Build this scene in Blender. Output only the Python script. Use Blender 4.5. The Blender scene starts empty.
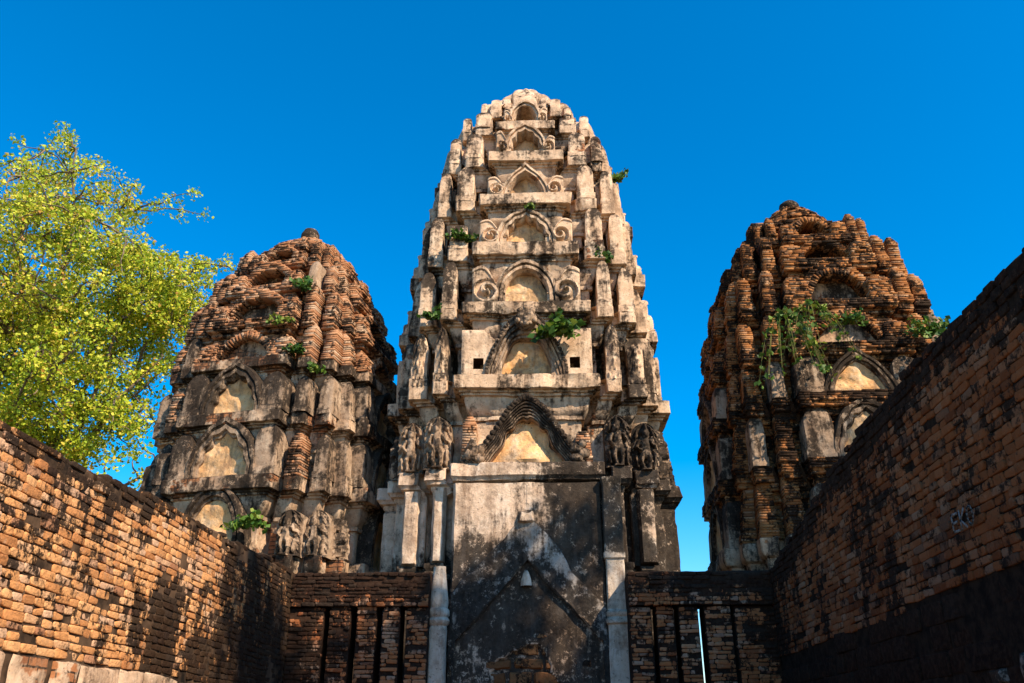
import bpy, math, random
import numpy as np
from mathutils import Vector, Matrix

random.seed(7)
RNG = np.random.default_rng(7)
SC = bpy.context.scene
COL = SC.collection
R_ = math.radians

# ------------------------------------------------------------------ camera, sky, sun, exposure
PITCH, YAW = R_(25.035), R_(2.0146)
cd = bpy.data.cameras.new('Camera')
cam = bpy.data.objects.new('Camera', cd)
COL.objects.link(cam)
cam.location = (0, 0, 1.6)
cam.rotation_euler = (math.pi / 2 + PITCH, 0, YAW)
cd.sensor_width = 36.0
cd.sensor_fit = 'HORIZONTAL'
cd.lens = 850.0 / 1024.0 * 36.0
cd.clip_start = 0.1
cd.clip_end = 5000
SC.camera = cam

SUN_AZ, SUN_EL = R_(46), R_(42)          # azimuth: to the right of straight behind the camera
SDIR = Vector((math.sin(SUN_AZ) * math.cos(SUN_EL), -math.cos(SUN_AZ) * math.cos(SUN_EL), math.sin(SUN_EL)))
sl = bpy.data.lights.new('Sun', 'SUN')
sl.energy = 5.0
sl.angle = R_(0.5)
sl.color = (1.0, 0.86, 0.67)
so = bpy.data.objects.new('Sun', sl)
COL.objects.link(so)
so.rotation_euler = SDIR.to_track_quat('Z', 'Y').to_euler()
so.location = (10, -12, 20)

world = bpy.data.worlds.new('World')
SC.world = world
world.use_nodes = True
wn = world.node_tree.nodes
wl = world.node_tree.links
for n in list(wn):
    wn.remove(n)
sky = wn.new('ShaderNodeTexSky')
sky.sky_type = 'NISHITA'
sky.sun_disc = False
sky.sun_elevation = SUN_EL
sky.sun_rotation = math.pi - SUN_AZ      # clockwise from +Y towards +X
sky.altitude = 0
sky.air_density = 1.0
sky.dust_density = 0.35
sky.ozone_density = 2.5
hs = wn.new('ShaderNodeHueSaturation')
hs.inputs['Saturation'].default_value = 1.58
hs.inputs['Hue'].default_value = 0.4975
hs.inputs['Value'].default_value = 1.0
bg = wn.new('ShaderNodeBackground')
bg.inputs['Strength'].default_value = 0.15
wo = wn.new('ShaderNodeOutputWorld')
wl.new(sky.outputs[0], hs.inputs['Color'])
wl.new(hs.outputs[0], bg.inputs[0])
wl.new(bg.outputs[0], wo.inputs[0])

SC.view_settings.view_transform = 'Standard'
SC.view_settings.look = 'None'
SC.view_settings.exposure = 0.76
SC.view_settings.gamma = 1.0
SC.view_settings.use_curve_mapping = False
SC.cycles.max_bounces = 5
SC.cycles.diffuse_bounces = 3

# ------------------------------------------------------------------ numpy noise
def _hash(ix, iy, iz, seed):
    h = (ix * 374761393 + iy * 668265263 + iz * 2147483647 + seed * 974711) & 0xFFFFFFFF
    h = ((h ^ (h >> 13)) * 1274126177) & 0xFFFFFFFF
    h = ((h ^ (h >> 16)) * 2246822519) & 0xFFFFFFFF
    return ((h ^ (h >> 15)) & 0xFFFFFF) / float(0xFFFFFF)

def vnoise(p, seed=0):
    p = np.asarray(p, float)
    i = np.floor(p).astype(np.int64)
    f = p - i
    f = f * f * (3 - 2 * f)
    r = 0
    for dx in (0, 1):
        wx = f[..., 0] if dx else 1 - f[..., 0]
        for dy in (0, 1):
            wy = f[..., 1] if dy else 1 - f[..., 1]
            for dz in (0, 1):
                wz = f[..., 2] if dz else 1 - f[..., 2]
                r = r + wx * wy * wz * _hash(i[..., 0] + dx, i[..., 1] + dy, i[..., 2] + dz, seed)
    return r * 2 - 1

def fbm(p, freq, octv=3, seed=0):
    a, s, t = 1.0, 0, 0
    for o in range(octv):
        s = s + a * vnoise(np.asarray(p) * freq * (2 ** o), seed + 17 * o)
        t += a
        a *= 0.5
    return s / t

def nvec(p, freq, octv=3, seed=0):
    return np.stack([fbm(p, freq, octv, seed + 101 * k) for k in range(3)], -1)

def sm(a, b, x):
    t = np.clip((np.asarray(x, float) - a) / (b - a), 0, 1)
    return t * t * (3 - 2 * t)

# ------------------------------------------------------------------ mesh builder
class MB:
    def __init__(self):
        self.v, self.f, self.r, self.d, self.n = [], [], [], [], 0

    def add(self, verts, faces, r=0.5, d=0.0):
        verts = np.asarray(verts, float).reshape(-1, 3)
        k = len(verts)
        self.v.append(verts)
        self.r.append(np.broadcast_to(np.asarray(r, float), (k,)).copy())
        self.d.append(np.broadcast_to(np.asarray(d, float), (k,)).copy())
        n = self.n
        for f in faces:
            self.f.append(tuple(int(i) + n for i in f))
        self.n += k
        return n

    def grid(self, P, closed=False, r=0.5, d=0.0, flip=False, drop=None):
        P = np.asarray(P, float)
        a, b = P.shape[:2]
        fs = []
        for i in range(a - 1):
            for j in range(b if closed else b - 1):
                j2 = (j + 1) % b
                if drop is not None and drop[i, j]: continue
                q = (i * b + j, i * b + j2, (i + 1) * b + j2, (i + 1) * b + j)
                fs.append(q[::-1] if flip else q)
        if isinstance(r, np.ndarray): r = r.reshape(-1)
        if isinstance(d, np.ndarray): d = d.reshape(-1)
        self.add(P.reshape(-1, 3), fs, r, d)

    def build(self, name, mat, parent=None, smooth=True, angle=0.7):
        V = np.concatenate(self.v)
        me = bpy.data.meshes.new(name)
        tot = np.array([len(f) for f in self.f], np.int32)
        idx = np.fromiter((i for f in self.f for i in f), np.int32)
        me.vertices.add(len(V))
        me.vertices.foreach_set('co', V.astype(np.float32).ravel())
        me.loops.add(len(idx))
        me.loops.foreach_set('vertex_index', idx)
        me.polygons.add(len(tot))
        me.polygons.foreach_set('loop_start', np.concatenate([[0], np.cumsum(tot)[:-1]]).astype(np.int32))
        me.update(calc_edges=True)
        me.validate()
        if len(me.vertices) == len(V):
            a = me.attributes.new('rnd', 'FLOAT', 'POINT')
            a.data.foreach_set('value', np.concatenate(self.r).astype(np.float32))
            a = me.attributes.new('dirt', 'FLOAT', 'POINT')
            a.data.foreach_set('value', np.concatenate(self.d).astype(np.float32))
        if smooth:
            me.polygons.foreach_set('use_smooth', np.ones(len(me.polygons), bool))
            me.set_sharp_from_angle(angle=angle)
        me.materials.append(mat)
        o = bpy.data.objects.new(name, me)
        COL.objects.link(o)
        if parent is not None:
            o.parent = parent
        return o

def tag(o, label, cat, group=None, kind=None):
    if label: o['label'] = label
    if cat: o['category'] = cat
    if group: o['group'] = group
    if kind: o['kind'] = kind
    return o

def empty(name, loc, rz=0.0):
    o = bpy.data.objects.new(name, None)
    COL.objects.link(o)
    o.location = loc
    o.rotation_euler = (0, 0, rz)
    o.empty_display_size = 0.3
    return o

# ------------------------------------------------------------------ materials
class NT:
    def __init__(self, name):
        self.m = bpy.data.materials.new(name)
        self.m.use_nodes = True
        self.t = self.m.node_tree
        self.N, self.L = self.t.nodes, self.t.links
        self.b = self.N['Principled BSDF']
        self.out = self.N['Material Output']
        self.pos = self.N.new('ShaderNodeNewGeometry')

    def link(self, a, b):
        if isinstance(a, bpy.types.NodeSocket): self.L.new(a, b)
        else: b.default_value = a

    def mapping(self, scale):
        n = self.N.new('ShaderNodeVectorMath'); n.operation = 'MULTIPLY'
        self.L.new(self.pos.outputs['Position'], n.inputs[0]); n.inputs[1].default_value = scale
        return n.outputs[0]

    def noise(self, scale, detail=5, rough=0.6, vec=(1, 1, 1), off=0.0, dist=0.0):
        n = self.N.new('ShaderNodeTexNoise')
        v = self.mapping(vec)
        if off:
            a = self.N.new('ShaderNodeVectorMath'); a.operation = 'ADD'
            self.L.new(v, a.inputs[0]); a.inputs[1].default_value = (off, off * 1.7, off * 0.6); v = a.outputs[0]
        self.L.new(v, n.inputs['Vector'])
        n.inputs['Scale'].default_value = scale; n.inputs['Detail'].default_value = detail
        n.inputs['Roughness'].default_value = rough; n.inputs['Distortion'].default_value = dist
        return n.outputs['Fac']

    def math(self, op, a, b=0.0, c=0.0, clamp=False):
        n = self.N.new('ShaderNodeMath'); n.operation = op; n.use_clamp = clamp
        self.link(a, n.inputs[0]); self.link(b, n.inputs[1]); self.link(c, n.inputs[2])
        return n.outputs[0]

    def step(self, x, lo, hi):
        n = self.N.new('ShaderNodeMapRange'); n.interpolation_type = 'SMOOTHSTEP'
        self.link(x, n.inputs[0]); self.link(lo, n.inputs[1]); self.link(hi, n.inputs[2])
        return n.outputs[0]

    def mix(self, f, a, b):
        n = self.N.new('ShaderNodeMix'); n.data_type = 'RGBA'
        self.link(f, n.inputs[0])
        for s, x in ((n.inputs[6], a), (n.inputs[7], b)):
            if isinstance(x, tuple): s.default_value = (*x, 1)
            else: self.L.new(x, s)
        return n.outputs[2]

    def ramp(self, x, pts):
        n = self.N.new('ShaderNodeValToRGB'); e = n.color_ramp.elements
        while len(e) < len(pts): e.new(0.5)
        for k, (p, c) in enumerate(pts):
            e[k].position = p; e[k].color = (*c, 1)
        self.L.new(x, n.inputs[0]); return n.outputs[0]

    def attr(self, name):
        n = self.N.new('ShaderNodeAttribute'); n.attribute_name = name; return n.outputs['Fac']

    def bump(self, h, strength, dist):
        n = self.N.new('ShaderNodeBump'); n.inputs['Strength'].default_value = strength; n.inputs['Distance'].default_value = dist
        self.L.new(h, n.inputs['Height']); self.L.new(n.outputs[0], self.b.inputs['Normal'])

    def done(self, col, rough=0.95, spec=0.06):
        if isinstance(col, tuple): self.b.inputs['Base Color'].default_value = (*col, 1)
        else: self.L.new(col, self.b.inputs['Base Color'])
        self.b.inputs['Roughness'].default_value = rough
        self.b.inputs['Specular IOR Level'].default_value = spec
        return self.m

MOULD = (0.006, 0.0052, 0.0048)

def up_face(t):
    s = t.N.new('ShaderNodeSeparateXYZ')
    t.L.new(t.pos.outputs['Normal'], s.inputs[0])
    return s.outputs['Z']

def stucco(name, c1, c2, c3, bias=0.0, brick=0.0, stain=(0.36, 0.17, 0.075), up=0.25):
    t = NT(name)
    big = t.noise(0.9, 6, 0.65)
    mid = t.noise(3.2, 7, 0.7, off=3.1)
    fine = t.noise(16, 6, 0.7, off=7.7)
    streak = t.noise(1.0, 6, 0.68, vec=(5.5, 5.5, 0.75), off=1.3)
    base = t.ramp(mid, [(0.28, c2), (0.5, c1), (0.68, c3)])
    st = t.step(t.math('ADD', t.math('MULTIPLY', streak, 0.5), t.math('MULTIPLY', mid, 0.5)), 0.49, 0.66)
    base = t.mix(t.math('MULTIPLY', st, 0.65), base, stain)
    if brick > 0:
        br = t.N.new('ShaderNodeTexBrick')
        s = t.N.new('ShaderNodeSeparateXYZ'); t.L.new(t.pos.outputs['Position'], s.inputs[0])
        cx = t.N.new('ShaderNodeCombineXYZ')
        t.L.new(t.math('ADD', s.outputs[0], s.outputs[1]), cx.inputs[0])
        t.L.new(t.math('ADD', s.outputs[2], t.math('MULTIPLY', mid, 0.05)), cx.inputs[1])
        t.L.new(cx.outputs[0], br.inputs['Vector'])
        br.inputs['Scale'].default_value = 1.0
        br.inputs['Brick Width'].default_value = 0.24; br.inputs['Row Height'].default_value = 0.066
        br.inputs['Mortar Size'].default_value = 0.009; br.inputs['Mortar Smooth'].default_value = 0.4
        br.inputs['Color1'].default_value = (0.42, 0.17, 0.07, 1); br.inputs['Color2'].default_value = (0.26, 0.105, 0.05, 1)
        br.inputs['Mortar'].default_value = (0.05, 0.03, 0.02, 1)
        bm_ = t.step(t.noise(1.5, 5, 0.6, off=9.4), 0.66 - brick * 0.25, 0.69 - brick * 0.25)
        base = t.mix(bm_, base, br.outputs['Color'])
    grime = t.step(t.math('ADD', t.math('MULTIPLY', t.noise(2.1, 8, 0.75, off=12.7), 0.6), t.math('MULTIPLY', streak, 0.4)), 0.47, 0.60)
    base = t.mix(t.math('MULTIPLY', grime, 0.72), base, (0.20, 0.125, 0.078))
    # grey lichen, then black mould
    lich = t.step(t.noise(4.6, 8, 0.75, off=5.2), 0.53, 0.64)
    base = t.mix(t.math('MULTIPLY', lich, 0.55), base, (0.22, 0.155, 0.105))
    d = t.attr('dirt')
    nz = up_face(t)
    m = t.math('ADD', t.math('MULTIPLY', big, 0.42), t.math('MULTIPLY', streak, 0.33))
    m = t.math('ADD', m, t.math('MULTIPLY', mid, 0.25))
    m = t.math('ADD', m, t.math('MULTIPLY', d, 0.30))
    m = t.math('ADD', m, t.math('MULTIPLY', t.math('MAXIMUM', nz, 0.0), up * 0.3))
    m = t.math('ADD', m, t.math('MULTIPLY', t.math('SUBTRACT', fine, 0.5), 0.22))
    mk = t.step(m, 0.512 - bias, 0.60 - bias)
    speck = t.math('MULTIPLY', t.step(t.noise(26, 4, 0.6, off=2.2), 0.61, 0.68), 0.55)
    flake = t.step(t.math('ADD', t.math('MULTIPLY', t.noise(11, 8, 0.8, off=31.0), 0.75), t.math('MULTIPLY', t.noise(1.6, 3, 0.6, off=33.0), 0.25)), 0.545, 0.585)
    mk = t.math('MULTIPLY', mk, t.math('SUBTRACT', 1.0, t.math('MULTIPLY', flake, 0.55)))
    mk = t.math('MAXIMUM', t.math('MULTIPLY', mk, 0.94), speck)
    mcol = t.mix(t.step(fine, 0.4, 0.65), MOULD, (0.030, 0.022, 0.016))
    wash = t.step(t.math('ADD', t.math('MULTIPLY', t.noise(1.0, 7, 0.72, vec=(7.0, 7.0, 0.9), off=17.3), 0.6), t.math('MULTIPLY', t.noise(2.7, 7, 0.7, off=21.1), 0.4)), 0.50, 0.62)
    mcol = t.mix(t.math('MULTIPLY', wash, 0.5), mcol, (0.055, 0.045, 0.038))
    col = t.mix(mk, base, mcol)
    h = t.math('ADD', t.math('MULTIPLY', mid, 0.8), t.math('MULTIPLY', fine, 0.5))
    t.bump(h, 0.85, 0.03)
    return t.done(col)

def brickmat(name, pal, bias=0.0, lich=0.35, bump=0.8):
    t = NT(name)
    rnd = t.attr('rnd'); d = t.attr('dirt')
    mid = t.noise(3.0, 7, 0.7, off=2.1)
    fine = t.noise(22, 6, 0.7, off=4.4)
    big = t.noise(0.8, 6, 0.65, off=8.3)
    streak = t.noise(1.0, 5, 0.65, vec=(4.5, 4.5, 0.6), off=6.1)
    base = t.ramp(rnd, pal)
    base = t.mix(t.math('MULTIPLY', t.step(fine, 0.42, 0.7), 0.45), base, (0.16, 0.07, 0.035))
    base = t.mix(t.math('MULTIPLY', t.step(t.noise(0.7, 4, 0.6, off=14.2), 0.42, 0.62), 0.5), base, t.mix(0.5, base, (0.27, 0.10, 0.038)))
    smear = t.step(t.math('ADD', t.math('MULTIPLY', t.noise(1.4, 7, 0.7, off=11.9), 0.7), t.math('MULTIPLY', fine, 0.3)), 0.54, 0.62)
    base = t.mix(t.math('MULTIPLY', smear, lich * 1.3), base, (0.50, 0.31, 0.175))
    pale = t.step(t.noise(5.5, 6, 0.7, off=1.9), 0.55, 0.68)
    base = t.mix(t.math('MULTIPLY', pale, lich), base, (0.50, 0.34, 0.22))
    m = t.math('ADD', t.math('MULTIPLY', big, 0.40), t.math('MULTIPLY', streak, 0.32))
    m = t.math('ADD', m, t.math('MULTIPLY', mid, 0.28))
    m = t.math('ADD', m, t.math('MULTIPLY', d, 0.30))
    m = t.math('ADD', m, t.math('MULTIPLY', t.math('SUBTRACT', fine, 0.5), 0.25))
    m = t.math('ADD', m, t.math('MULTIPLY', t.math('SUBTRACT', t.noise(9, 6, 0.75, off=3.7), 0.5), 0.42))
    m = t.math('ADD', m, t.math('MULTIPLY', t.math('SUBTRACT', rnd, 0.5), 0.07))
    mk = t.step(m, 0.515 - bias, 0.575 - bias)
    col = t.mix(t.math('MULTIPLY', mk, 0.95), base, t.mix(t.step(fine, 0.4, 0.62), MOULD, (0.026, 0.017, 0.012)))
    t.bump(t.math('ADD', t.math('MULTIPLY', fine, 0.9), t.math('MULTIPLY', t.noise(9, 6, 0.75, off=3.7), 0.7)), bump, 0.022)
    return t.done(col)

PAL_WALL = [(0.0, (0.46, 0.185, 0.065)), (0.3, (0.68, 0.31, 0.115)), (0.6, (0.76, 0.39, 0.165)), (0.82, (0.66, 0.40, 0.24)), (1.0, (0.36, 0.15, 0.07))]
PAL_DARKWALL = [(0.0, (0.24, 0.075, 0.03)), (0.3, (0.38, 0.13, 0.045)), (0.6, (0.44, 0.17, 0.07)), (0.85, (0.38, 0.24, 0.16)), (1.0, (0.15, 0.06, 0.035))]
PAL_SHADEWALL = [(0.0, (0.10, 0.03, 0.012)), (0.3, (0.19, 0.062, 0.022)), (0.6, (0.23, 0.085, 0.034)), (0.85, (0.22, 0.13, 0.08)), (1.0, (0.07, 0.03, 0.018))]  # right wall brick, darkened so that the wall's shade lies in the colour
PAL_PRANG = [(0.0, (0.26, 0.115, 0.055)), (0.35, (0.40, 0.185, 0.09)), (0.65, (0.48, 0.255, 0.135)), (0.85, (0.50, 0.34, 0.22)), (1.0, (0.17, 0.08, 0.045))]
PAL_ORANGE = [(0.0, (0.20, 0.075, 0.025)), (0.35, (0.34, 0.135, 0.042)), (0.65, (0.42, 0.185, 0.066)), (0.85, (0.42, 0.26, 0.15)), (1.0, (0.12, 0.05, 0.024))]

M_ST = stucco('weathered_stucco', (0.64, 0.43, 0.275), (0.42, 0.26, 0.155), (0.80, 0.62, 0.44), 0.018, 0.10)
M_STB = stucco('weathered_stucco_lower', (0.64, 0.45, 0.31), (0.44, 0.28, 0.18), (0.78, 0.63, 0.49), 0.012, 0.0)
M_ST2 = stucco('grey_stucco_and_brick', (0.54, 0.36, 0.23), (0.38, 0.21, 0.115), (0.68, 0.51, 0.36), 0.022, 0.50)
M_CARVE = stucco('carved_grey_stucco', (0.38, 0.255, 0.165), (0.25, 0.155, 0.095), (0.54, 0.40, 0.28), 0.03, 0.0)
M_NICHE = stucco('pale_niche_plaster', (0.74, 0.43, 0.20), (0.60, 0.26, 0.08), (0.78, 0.58, 0.40), -0.06, 0.0, stain=(0.55, 0.27, 0.07))
M_GABLE = stucco('grey_plaster', (0.40, 0.33, 0.27), (0.22, 0.17, 0.13), (0.56, 0.48, 0.40), 0.035, 0.0)  # grey plaster, darker and less warm than the tower stucco
M_COLUMN = stucco('pale_column_plaster', (0.56, 0.44, 0.33), (0.42, 0.31, 0.22), (0.66, 0.56, 0.45), -0.05, 0.0)
M_LAT = brickmat('laterite_blocks', [(0.0, (0.12, 0.05, 0.02)), (0.5, (0.20, 0.09, 0.035)), (1.0, (0.30, 0.15, 0.06))], 0.0, 0.1)
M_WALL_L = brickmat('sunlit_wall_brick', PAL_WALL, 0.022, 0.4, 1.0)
M_WALL_R = brickmat('shade_toned_wall_brick', PAL_SHADEWALL, 0.018, 0.12)
M_WALL_X = brickmat('thin_wall_brick', PAL_DARKWALL, 0.02, 0.35)
M_BR_L = brickmat('tower_brick', PAL_PRANG, 0.02, 0.5)
M_BR_R = brickmat('orange_tower_brick', PAL_ORANGE, 0.04, 0.3)
def flatmat(name, a, b, scale, rough=0.95, bump=0.5):
    t = NT(name)
    n = t.noise(scale, 6, 0.65)
    t.bump(n, bump, 0.02)
    return t.done(t.mix(t.step(n, 0.35, 0.65), a, b), rough)
M_MORTAR = flatmat('dirty_mortar', (0.012, 0.009, 0.007), (0.12, 0.07, 0.04), 2.6)
M_CORE = flatmat('dark_brick_core', (0.05, 0.027, 0.016), (0.12, 0.06, 0.033), 11)
M_GROUND = flatmat('dry_grassy_earth', (0.10, 0.085, 0.035), (0.20, 0.15, 0.09), 1.7)
M_DIRT = flatmat('bare_earth', (0.16, 0.11, 0.07), (0.26, 0.19, 0.12), 3.1)
M_BARK = flatmat('grey_brown_bark', (0.10, 0.07, 0.05), (0.22, 0.16, 0.11), 14)
M_MORTAR_DARK = flatmat('black_mortar', (0.008, 0.006, 0.005), (0.028, 0.018, 0.012), 9)
M_CHALK = flatmat('chalk_paint', (0.10, 0.09, 0.08), (0.24, 0.22, 0.20), 60, bump=0.1)

def leafmat(name, pal, trans=0.35):
    t = NT(name)
    c = t.ramp(t.attr('rnd'), pal)
    t.done(c, 0.55, 0.3)
    tr = t.N.new('ShaderNodeBsdfTranslucent'); t.L.new(c, tr.inputs[0])
    mx = t.N.new('ShaderNodeMixShader'); mx.inputs[0].default_value = trans
    t.L.new(t.b.outputs[0], mx.inputs[1]); t.L.new(tr.outputs[0], mx.inputs[2]); t.L.new(mx.outputs[0], t.out.inputs[0])
    return t.m
M_LEAF = leafmat('yellow_green_leaf', [(0.0, (0.13, 0.22, 0.012)), (0.3, (0.34, 0.44, 0.022)), (0.6, (0.58, 0.58, 0.04)), (0.85, (0.76, 0.60, 0.075)), (1.0, (0.58, 0.30, 0.06))])
M_LEAFD = leafmat('green_leaf', [(0.0, (0.018, 0.05, 0.008)), (0.5, (0.05, 0.12, 0.015)), (0.85, (0.12, 0.20, 0.02)), (1.0, (0.22, 0.25, 0.03))], 0.25)
M_STEM = flatmat('green_stem', (0.10, 0.12, 0.03), (0.18, 0.13, 0.05), 20)

# ------------------------------------------------------------------ ground (one sheet to the horizon)
def ground():
    b = MB()
    xs = np.concatenate([[-2500, -600, -150, -60], np.linspace(-30, 30, 31), [60, 150, 600, 2500]])
    ys = np.concatenate([[-2500, -600, -150, -60], np.linspace(-25, 45, 36), [80, 150, 600, 2500]])
    X, Y = np.meshgrid(xs, ys, indexing='ij')
    Z = 0.05 * fbm(np.stack([X, Y, X * 0], -1), 0.25, 3) - 0.08
    b.grid(np.stack([X, Y, Z], -1))
    tag(b.build('ground', M_GROUND), 'dry grassy earth around the ruined towers', 'ground', kind='structure')
    b = MB()
    X, Y = np.meshgrid(np.linspace(-3.3, 2.96, 26), np.linspace(-4, 11.5, 60), indexing='ij')
    b.grid(np.stack([X, Y, 0.012 + 0.012 * fbm(np.stack([X, Y, X * 0], -1), 1.3, 3)], -1))
    tag(b.build('floor', M_DIRT), 'bare earth floor between the brick walls', 'floor', kind='structure')
ground()

# ------------------------------------------------------------------ brick walls
def pillow_brick(b, frame, u0, u1, z0, z1, D, back=-0.08, r=0.5, d=0.0, jit=0.0045, rim=0.004):
    o, U, N = frame
    w, h = u1 - u0, z1 - z0
    c = min(0.012, 0.22 * h)
    base = [(u0 + c, z0), (u1 - c, z0), (u1, z0 + c), (u1, z1 - c), (u1 - c, z1), (u0 + c, z1), (u0, z1 - c), (u0, z0 + c)]
    base = np.array(base) + np.repeat(RNG.normal(0, jit, (4, 2)), 2, axis=0)[[0, 2, 3, 4, 5, 6, 7, 1]]
    cen = base.mean(0)
    tilt = RNG.normal(0, 0.03, 2)
    rings = []
    for ins, dep in ((0, back), (0, D - rim * 1.1), (rim * 0.45, D - rim * 0.35), (rim * 1.3, D)):
        q = cen + (base - cen) * np.array([1 - 2 * ins / max(w, .03), 1 - 2 * ins / max(h, .03)])
        dd = dep + ((q - cen) @ tilt if dep > back else 0)
        rings.append(o + np.outer(q[:, 0], U) + np.outer(q[:, 1], (0, 0, 1)) + np.outer(np.broadcast_to(dd, 8), N))
    V = np.concatenate(rings)
    F = [tuple(range(24, 32))]
    for k in range(3):
        for j in range(8):
            j2 = (j + 1) % 8
            F.append((k * 8 + j, k * 8 + j2, k * 8 + 8 + j2, k * 8 + 8 + j))
    b.add(V, F, r, d)

def brick_face(b, frame, ulo, uhi, z0, ztop, ch=(0.056, 0.066), bl=(0.12, 0.27), depth=0.012, dirt=None, skip=None, missing=0.008, wav=0.012, gap=0.0042):
    o, U, N = frame
    z = z0; row = 0
    zmax = max(ztop(u) for u in np.linspace(ulo, uhi, 40))
    while z < zmax:
        h = RNG.uniform(*ch)
        u = ulo - RNG.uniform(0, 0.2)
        header = RNG.random() < 0.35
        while u < uhi:
            L = RNG.uniform(bl[0], bl[0] * 1.25) if (header or RNG.random() < 0.3) else RNG.uniform(bl[1] * 0.75, bl[1])
            ua, ub = max(u, ulo), min(u + L, uhi)
            um = (ua + ub) / 2
            zz = z + wav * float(vnoise([[um * 0.9, row * 0.13, 3.3]])[0])
            zt = ztop(um) + RNG.normal(0, 0.006)
            if ub - ua > 0.05 and zz + h < zt and not (skip and skip(um, zz + h / 2)):
                top = zt - zz
                if RNG.random() > missing + (0.08 if top < 0.13 else 0):
                    d = dirt(um, zz) if dirt else 0.0
                    D = depth * RNG.uniform(0.4, 1.1) + (RNG.normal(0, 0.008) if top < 0.2 else 0)
                    er = float(fbm([[um * 0.9 + o[1], zz * 1.3, o[0]]], 1.0, 3, 47)[0])
                    if er > 0.24: D -= 0.02 * min(1, (er - 0.24) * 5) * RNG.uniform(0.2, 1)
                    if RNG.random() < 0.03: D -= 0.03
                    pillow_brick(b, frame, ua + gap * RNG.uniform(.6, 1.5), ub - gap * RNG.uniform(.6, 1.5), zz + gap * 0.7, zz + h - gap * 0.7, D, r=RNG.random(), d=d)
            u += L
        z += h; row += 1

def wall_core(b, frame, ulo, uhi, z0, ztop, thick, step=0.09, front=-0.001, rough=0.014):
    o, U, N = frame
    us = np.linspace(ulo, uhi, max(2, int((uhi - ulo) / step)))
    P = []
    for u in us:
        zt = ztop(u) - 0.035
        sec = [(front, z0), (front, z0 + (zt - z0) * .5), (front, zt - 0.03), (front - 0.03, zt)] + [(front - 0.03 - (thick - .06) * k / 6, zt + 0.03) for k in range(1, 6)] + [(front - thick + .03, zt), (front - thick, zt - .03), (front - thick, z0)]
        P.append([o + U * u + N * a + np.array((0, 0, 1)) * q for a, q in sec])
    P = np.array(P)
    n = nvec(P, 4.5, 3, 5) * rough
    n[:, 0] = 0; n[:, -1] = 0
    P = P + n
    b.grid(P, d=0.8)
    k = P.shape[1]
    b.add(P[0], [tuple(range(k))], d=0.8)
    b.add(P[-1], [tuple(range(k))[::-1]], d=0.8)

def interp(pts):
    xs = np.array([p[0] for p in pts]); ys = np.array([p[1] for p in pts])
    return lambda u: float(np.interp(u, xs, ys)) + 0.02 * float(vnoise([[u * 2.1, 0.3, 7.7]])[0]) + 0.012 * float(vnoise([[u * 7.3, 1.3, 2.7]])[0])

def left_wall():
    root = empty('brick_wall', (-3.34, 6, 0))
    tag(root, 'sunlit orange brick wall on the left with black mould streaks', 'wall')
    fr = (np.array([0.0, -6.0, 0]), np.array([0, 1.0, 0]), np.array([1.0, 0, 0]))
    zt = interp([(0, 3.30), (4.88, 3.39), (6.16, 3.45), (7.23, 3.54), (8.73, 3.57), (11.36, 3.66), (13, 3.66)])
    def dirt(u, z):
        top = zt(u) - z
        run = 0.12 + 0.75 * max(0.0, float(fbm([[u * 1.7, 0.2, 4.4]], 1.0, 3)[0])) + 0.1 * float(vnoise([[u * 6, .3, 1.]])[0])
        d = 0.36 * sm(run + 0.12, run * 0.4, top)
        d += 0.10 * float(fbm([[u * 1.1, z * 1.6, 8.8]], 1.0, 3)[0] > 0.12)
        d += 0.36 * sm(8.2, 10.4, u) + 0.25 * sm(2.9, 2.2, z) * sm(7.0, 8.5, u)
        d += 0.75 * sm(0.45, 0.1, abs(u - 7.72)) * sm(3.0, 2.7, z)
        d -= 0.09 * sm(8.0, 6.5, u)
        return float(d)
    skip = lambda u, z: False
    b = MB()
    brick_face(b, fr, 1.5, 11.62, 2.10, zt, ch=(0.050, 0.064), bl=(0.11, 0.23), dirt=dirt, skip=skip)
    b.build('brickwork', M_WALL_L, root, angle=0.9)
    b = MB()
    wall_core(b, fr, 1.4, 12.1, 0, zt, 0.75)
    b.build('wall_core', M_MORTAR, root)
    # lower course of big rough blocks below the ledge
    b = MB()
    u = 1.5
    while u < 11.3:
        L = RNG.uniform(0.3, 0.62)
        for z0, z1 in ((1.55, 2.115), (1.05, 1.53), (0.5, 1.03), (0.0, 0.48)):
            if not (skip(u, 1) or skip(u + L, 1) or skip(u + L / 2, 1)):
                blk(b, fr, u, u + L - 0.025, z0, z1 - (RNG.uniform(0, 0.03) if z1 < 2 or RNG.random() < 0.25 else 0), RNG.uniform(0.015, 0.07), -0.15 + 0.4 * float(sm(7.3, 8.5, u)))
        u += L
    b.build('base_blocks', M_ST2, root)

def blk(b, frame, u0, u1, z0, z1, D, d=0.2, amp=0.03, rim=0.045):
    o, U, N = frame
    n, m = max(5, int((u1 - u0) / 0.03)), max(5, int((z1 - z0) / 0.03))
    S, T = np.meshgrid(np.linspace(-1, 1, n), np.linspace(-1, 1, m), indexing='ij')
    e = np.maximum(np.abs(S), np.abs(T))
    ee = np.maximum(sm((u1 - u0) / 2 - 0.05, (u1 - u0) / 2, np.abs(S) * (u1 - u0) / 2), sm((z1 - z0) / 2 - 0.04, (z1 - z0) / 2, np.abs(T) * (z1 - z0) / 2))
    dep = D * np.ones_like(S) - rim * ee - 0.08 * (e > 0.999)
    uu = (u0 + u1) / 2 + S * (u1 - u0) / 2; zz = (z0 + z1) / 2 + T * (z1 - z0) / 2
    P = o + uu[..., None] * U + zz[..., None] * np.array((0, 0, 1.0)) + dep[..., None] * N
    P = P + nvec(P, 6, 3, 12) * amp
    b.grid(P, r=RNG.random(), d=d)

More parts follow.
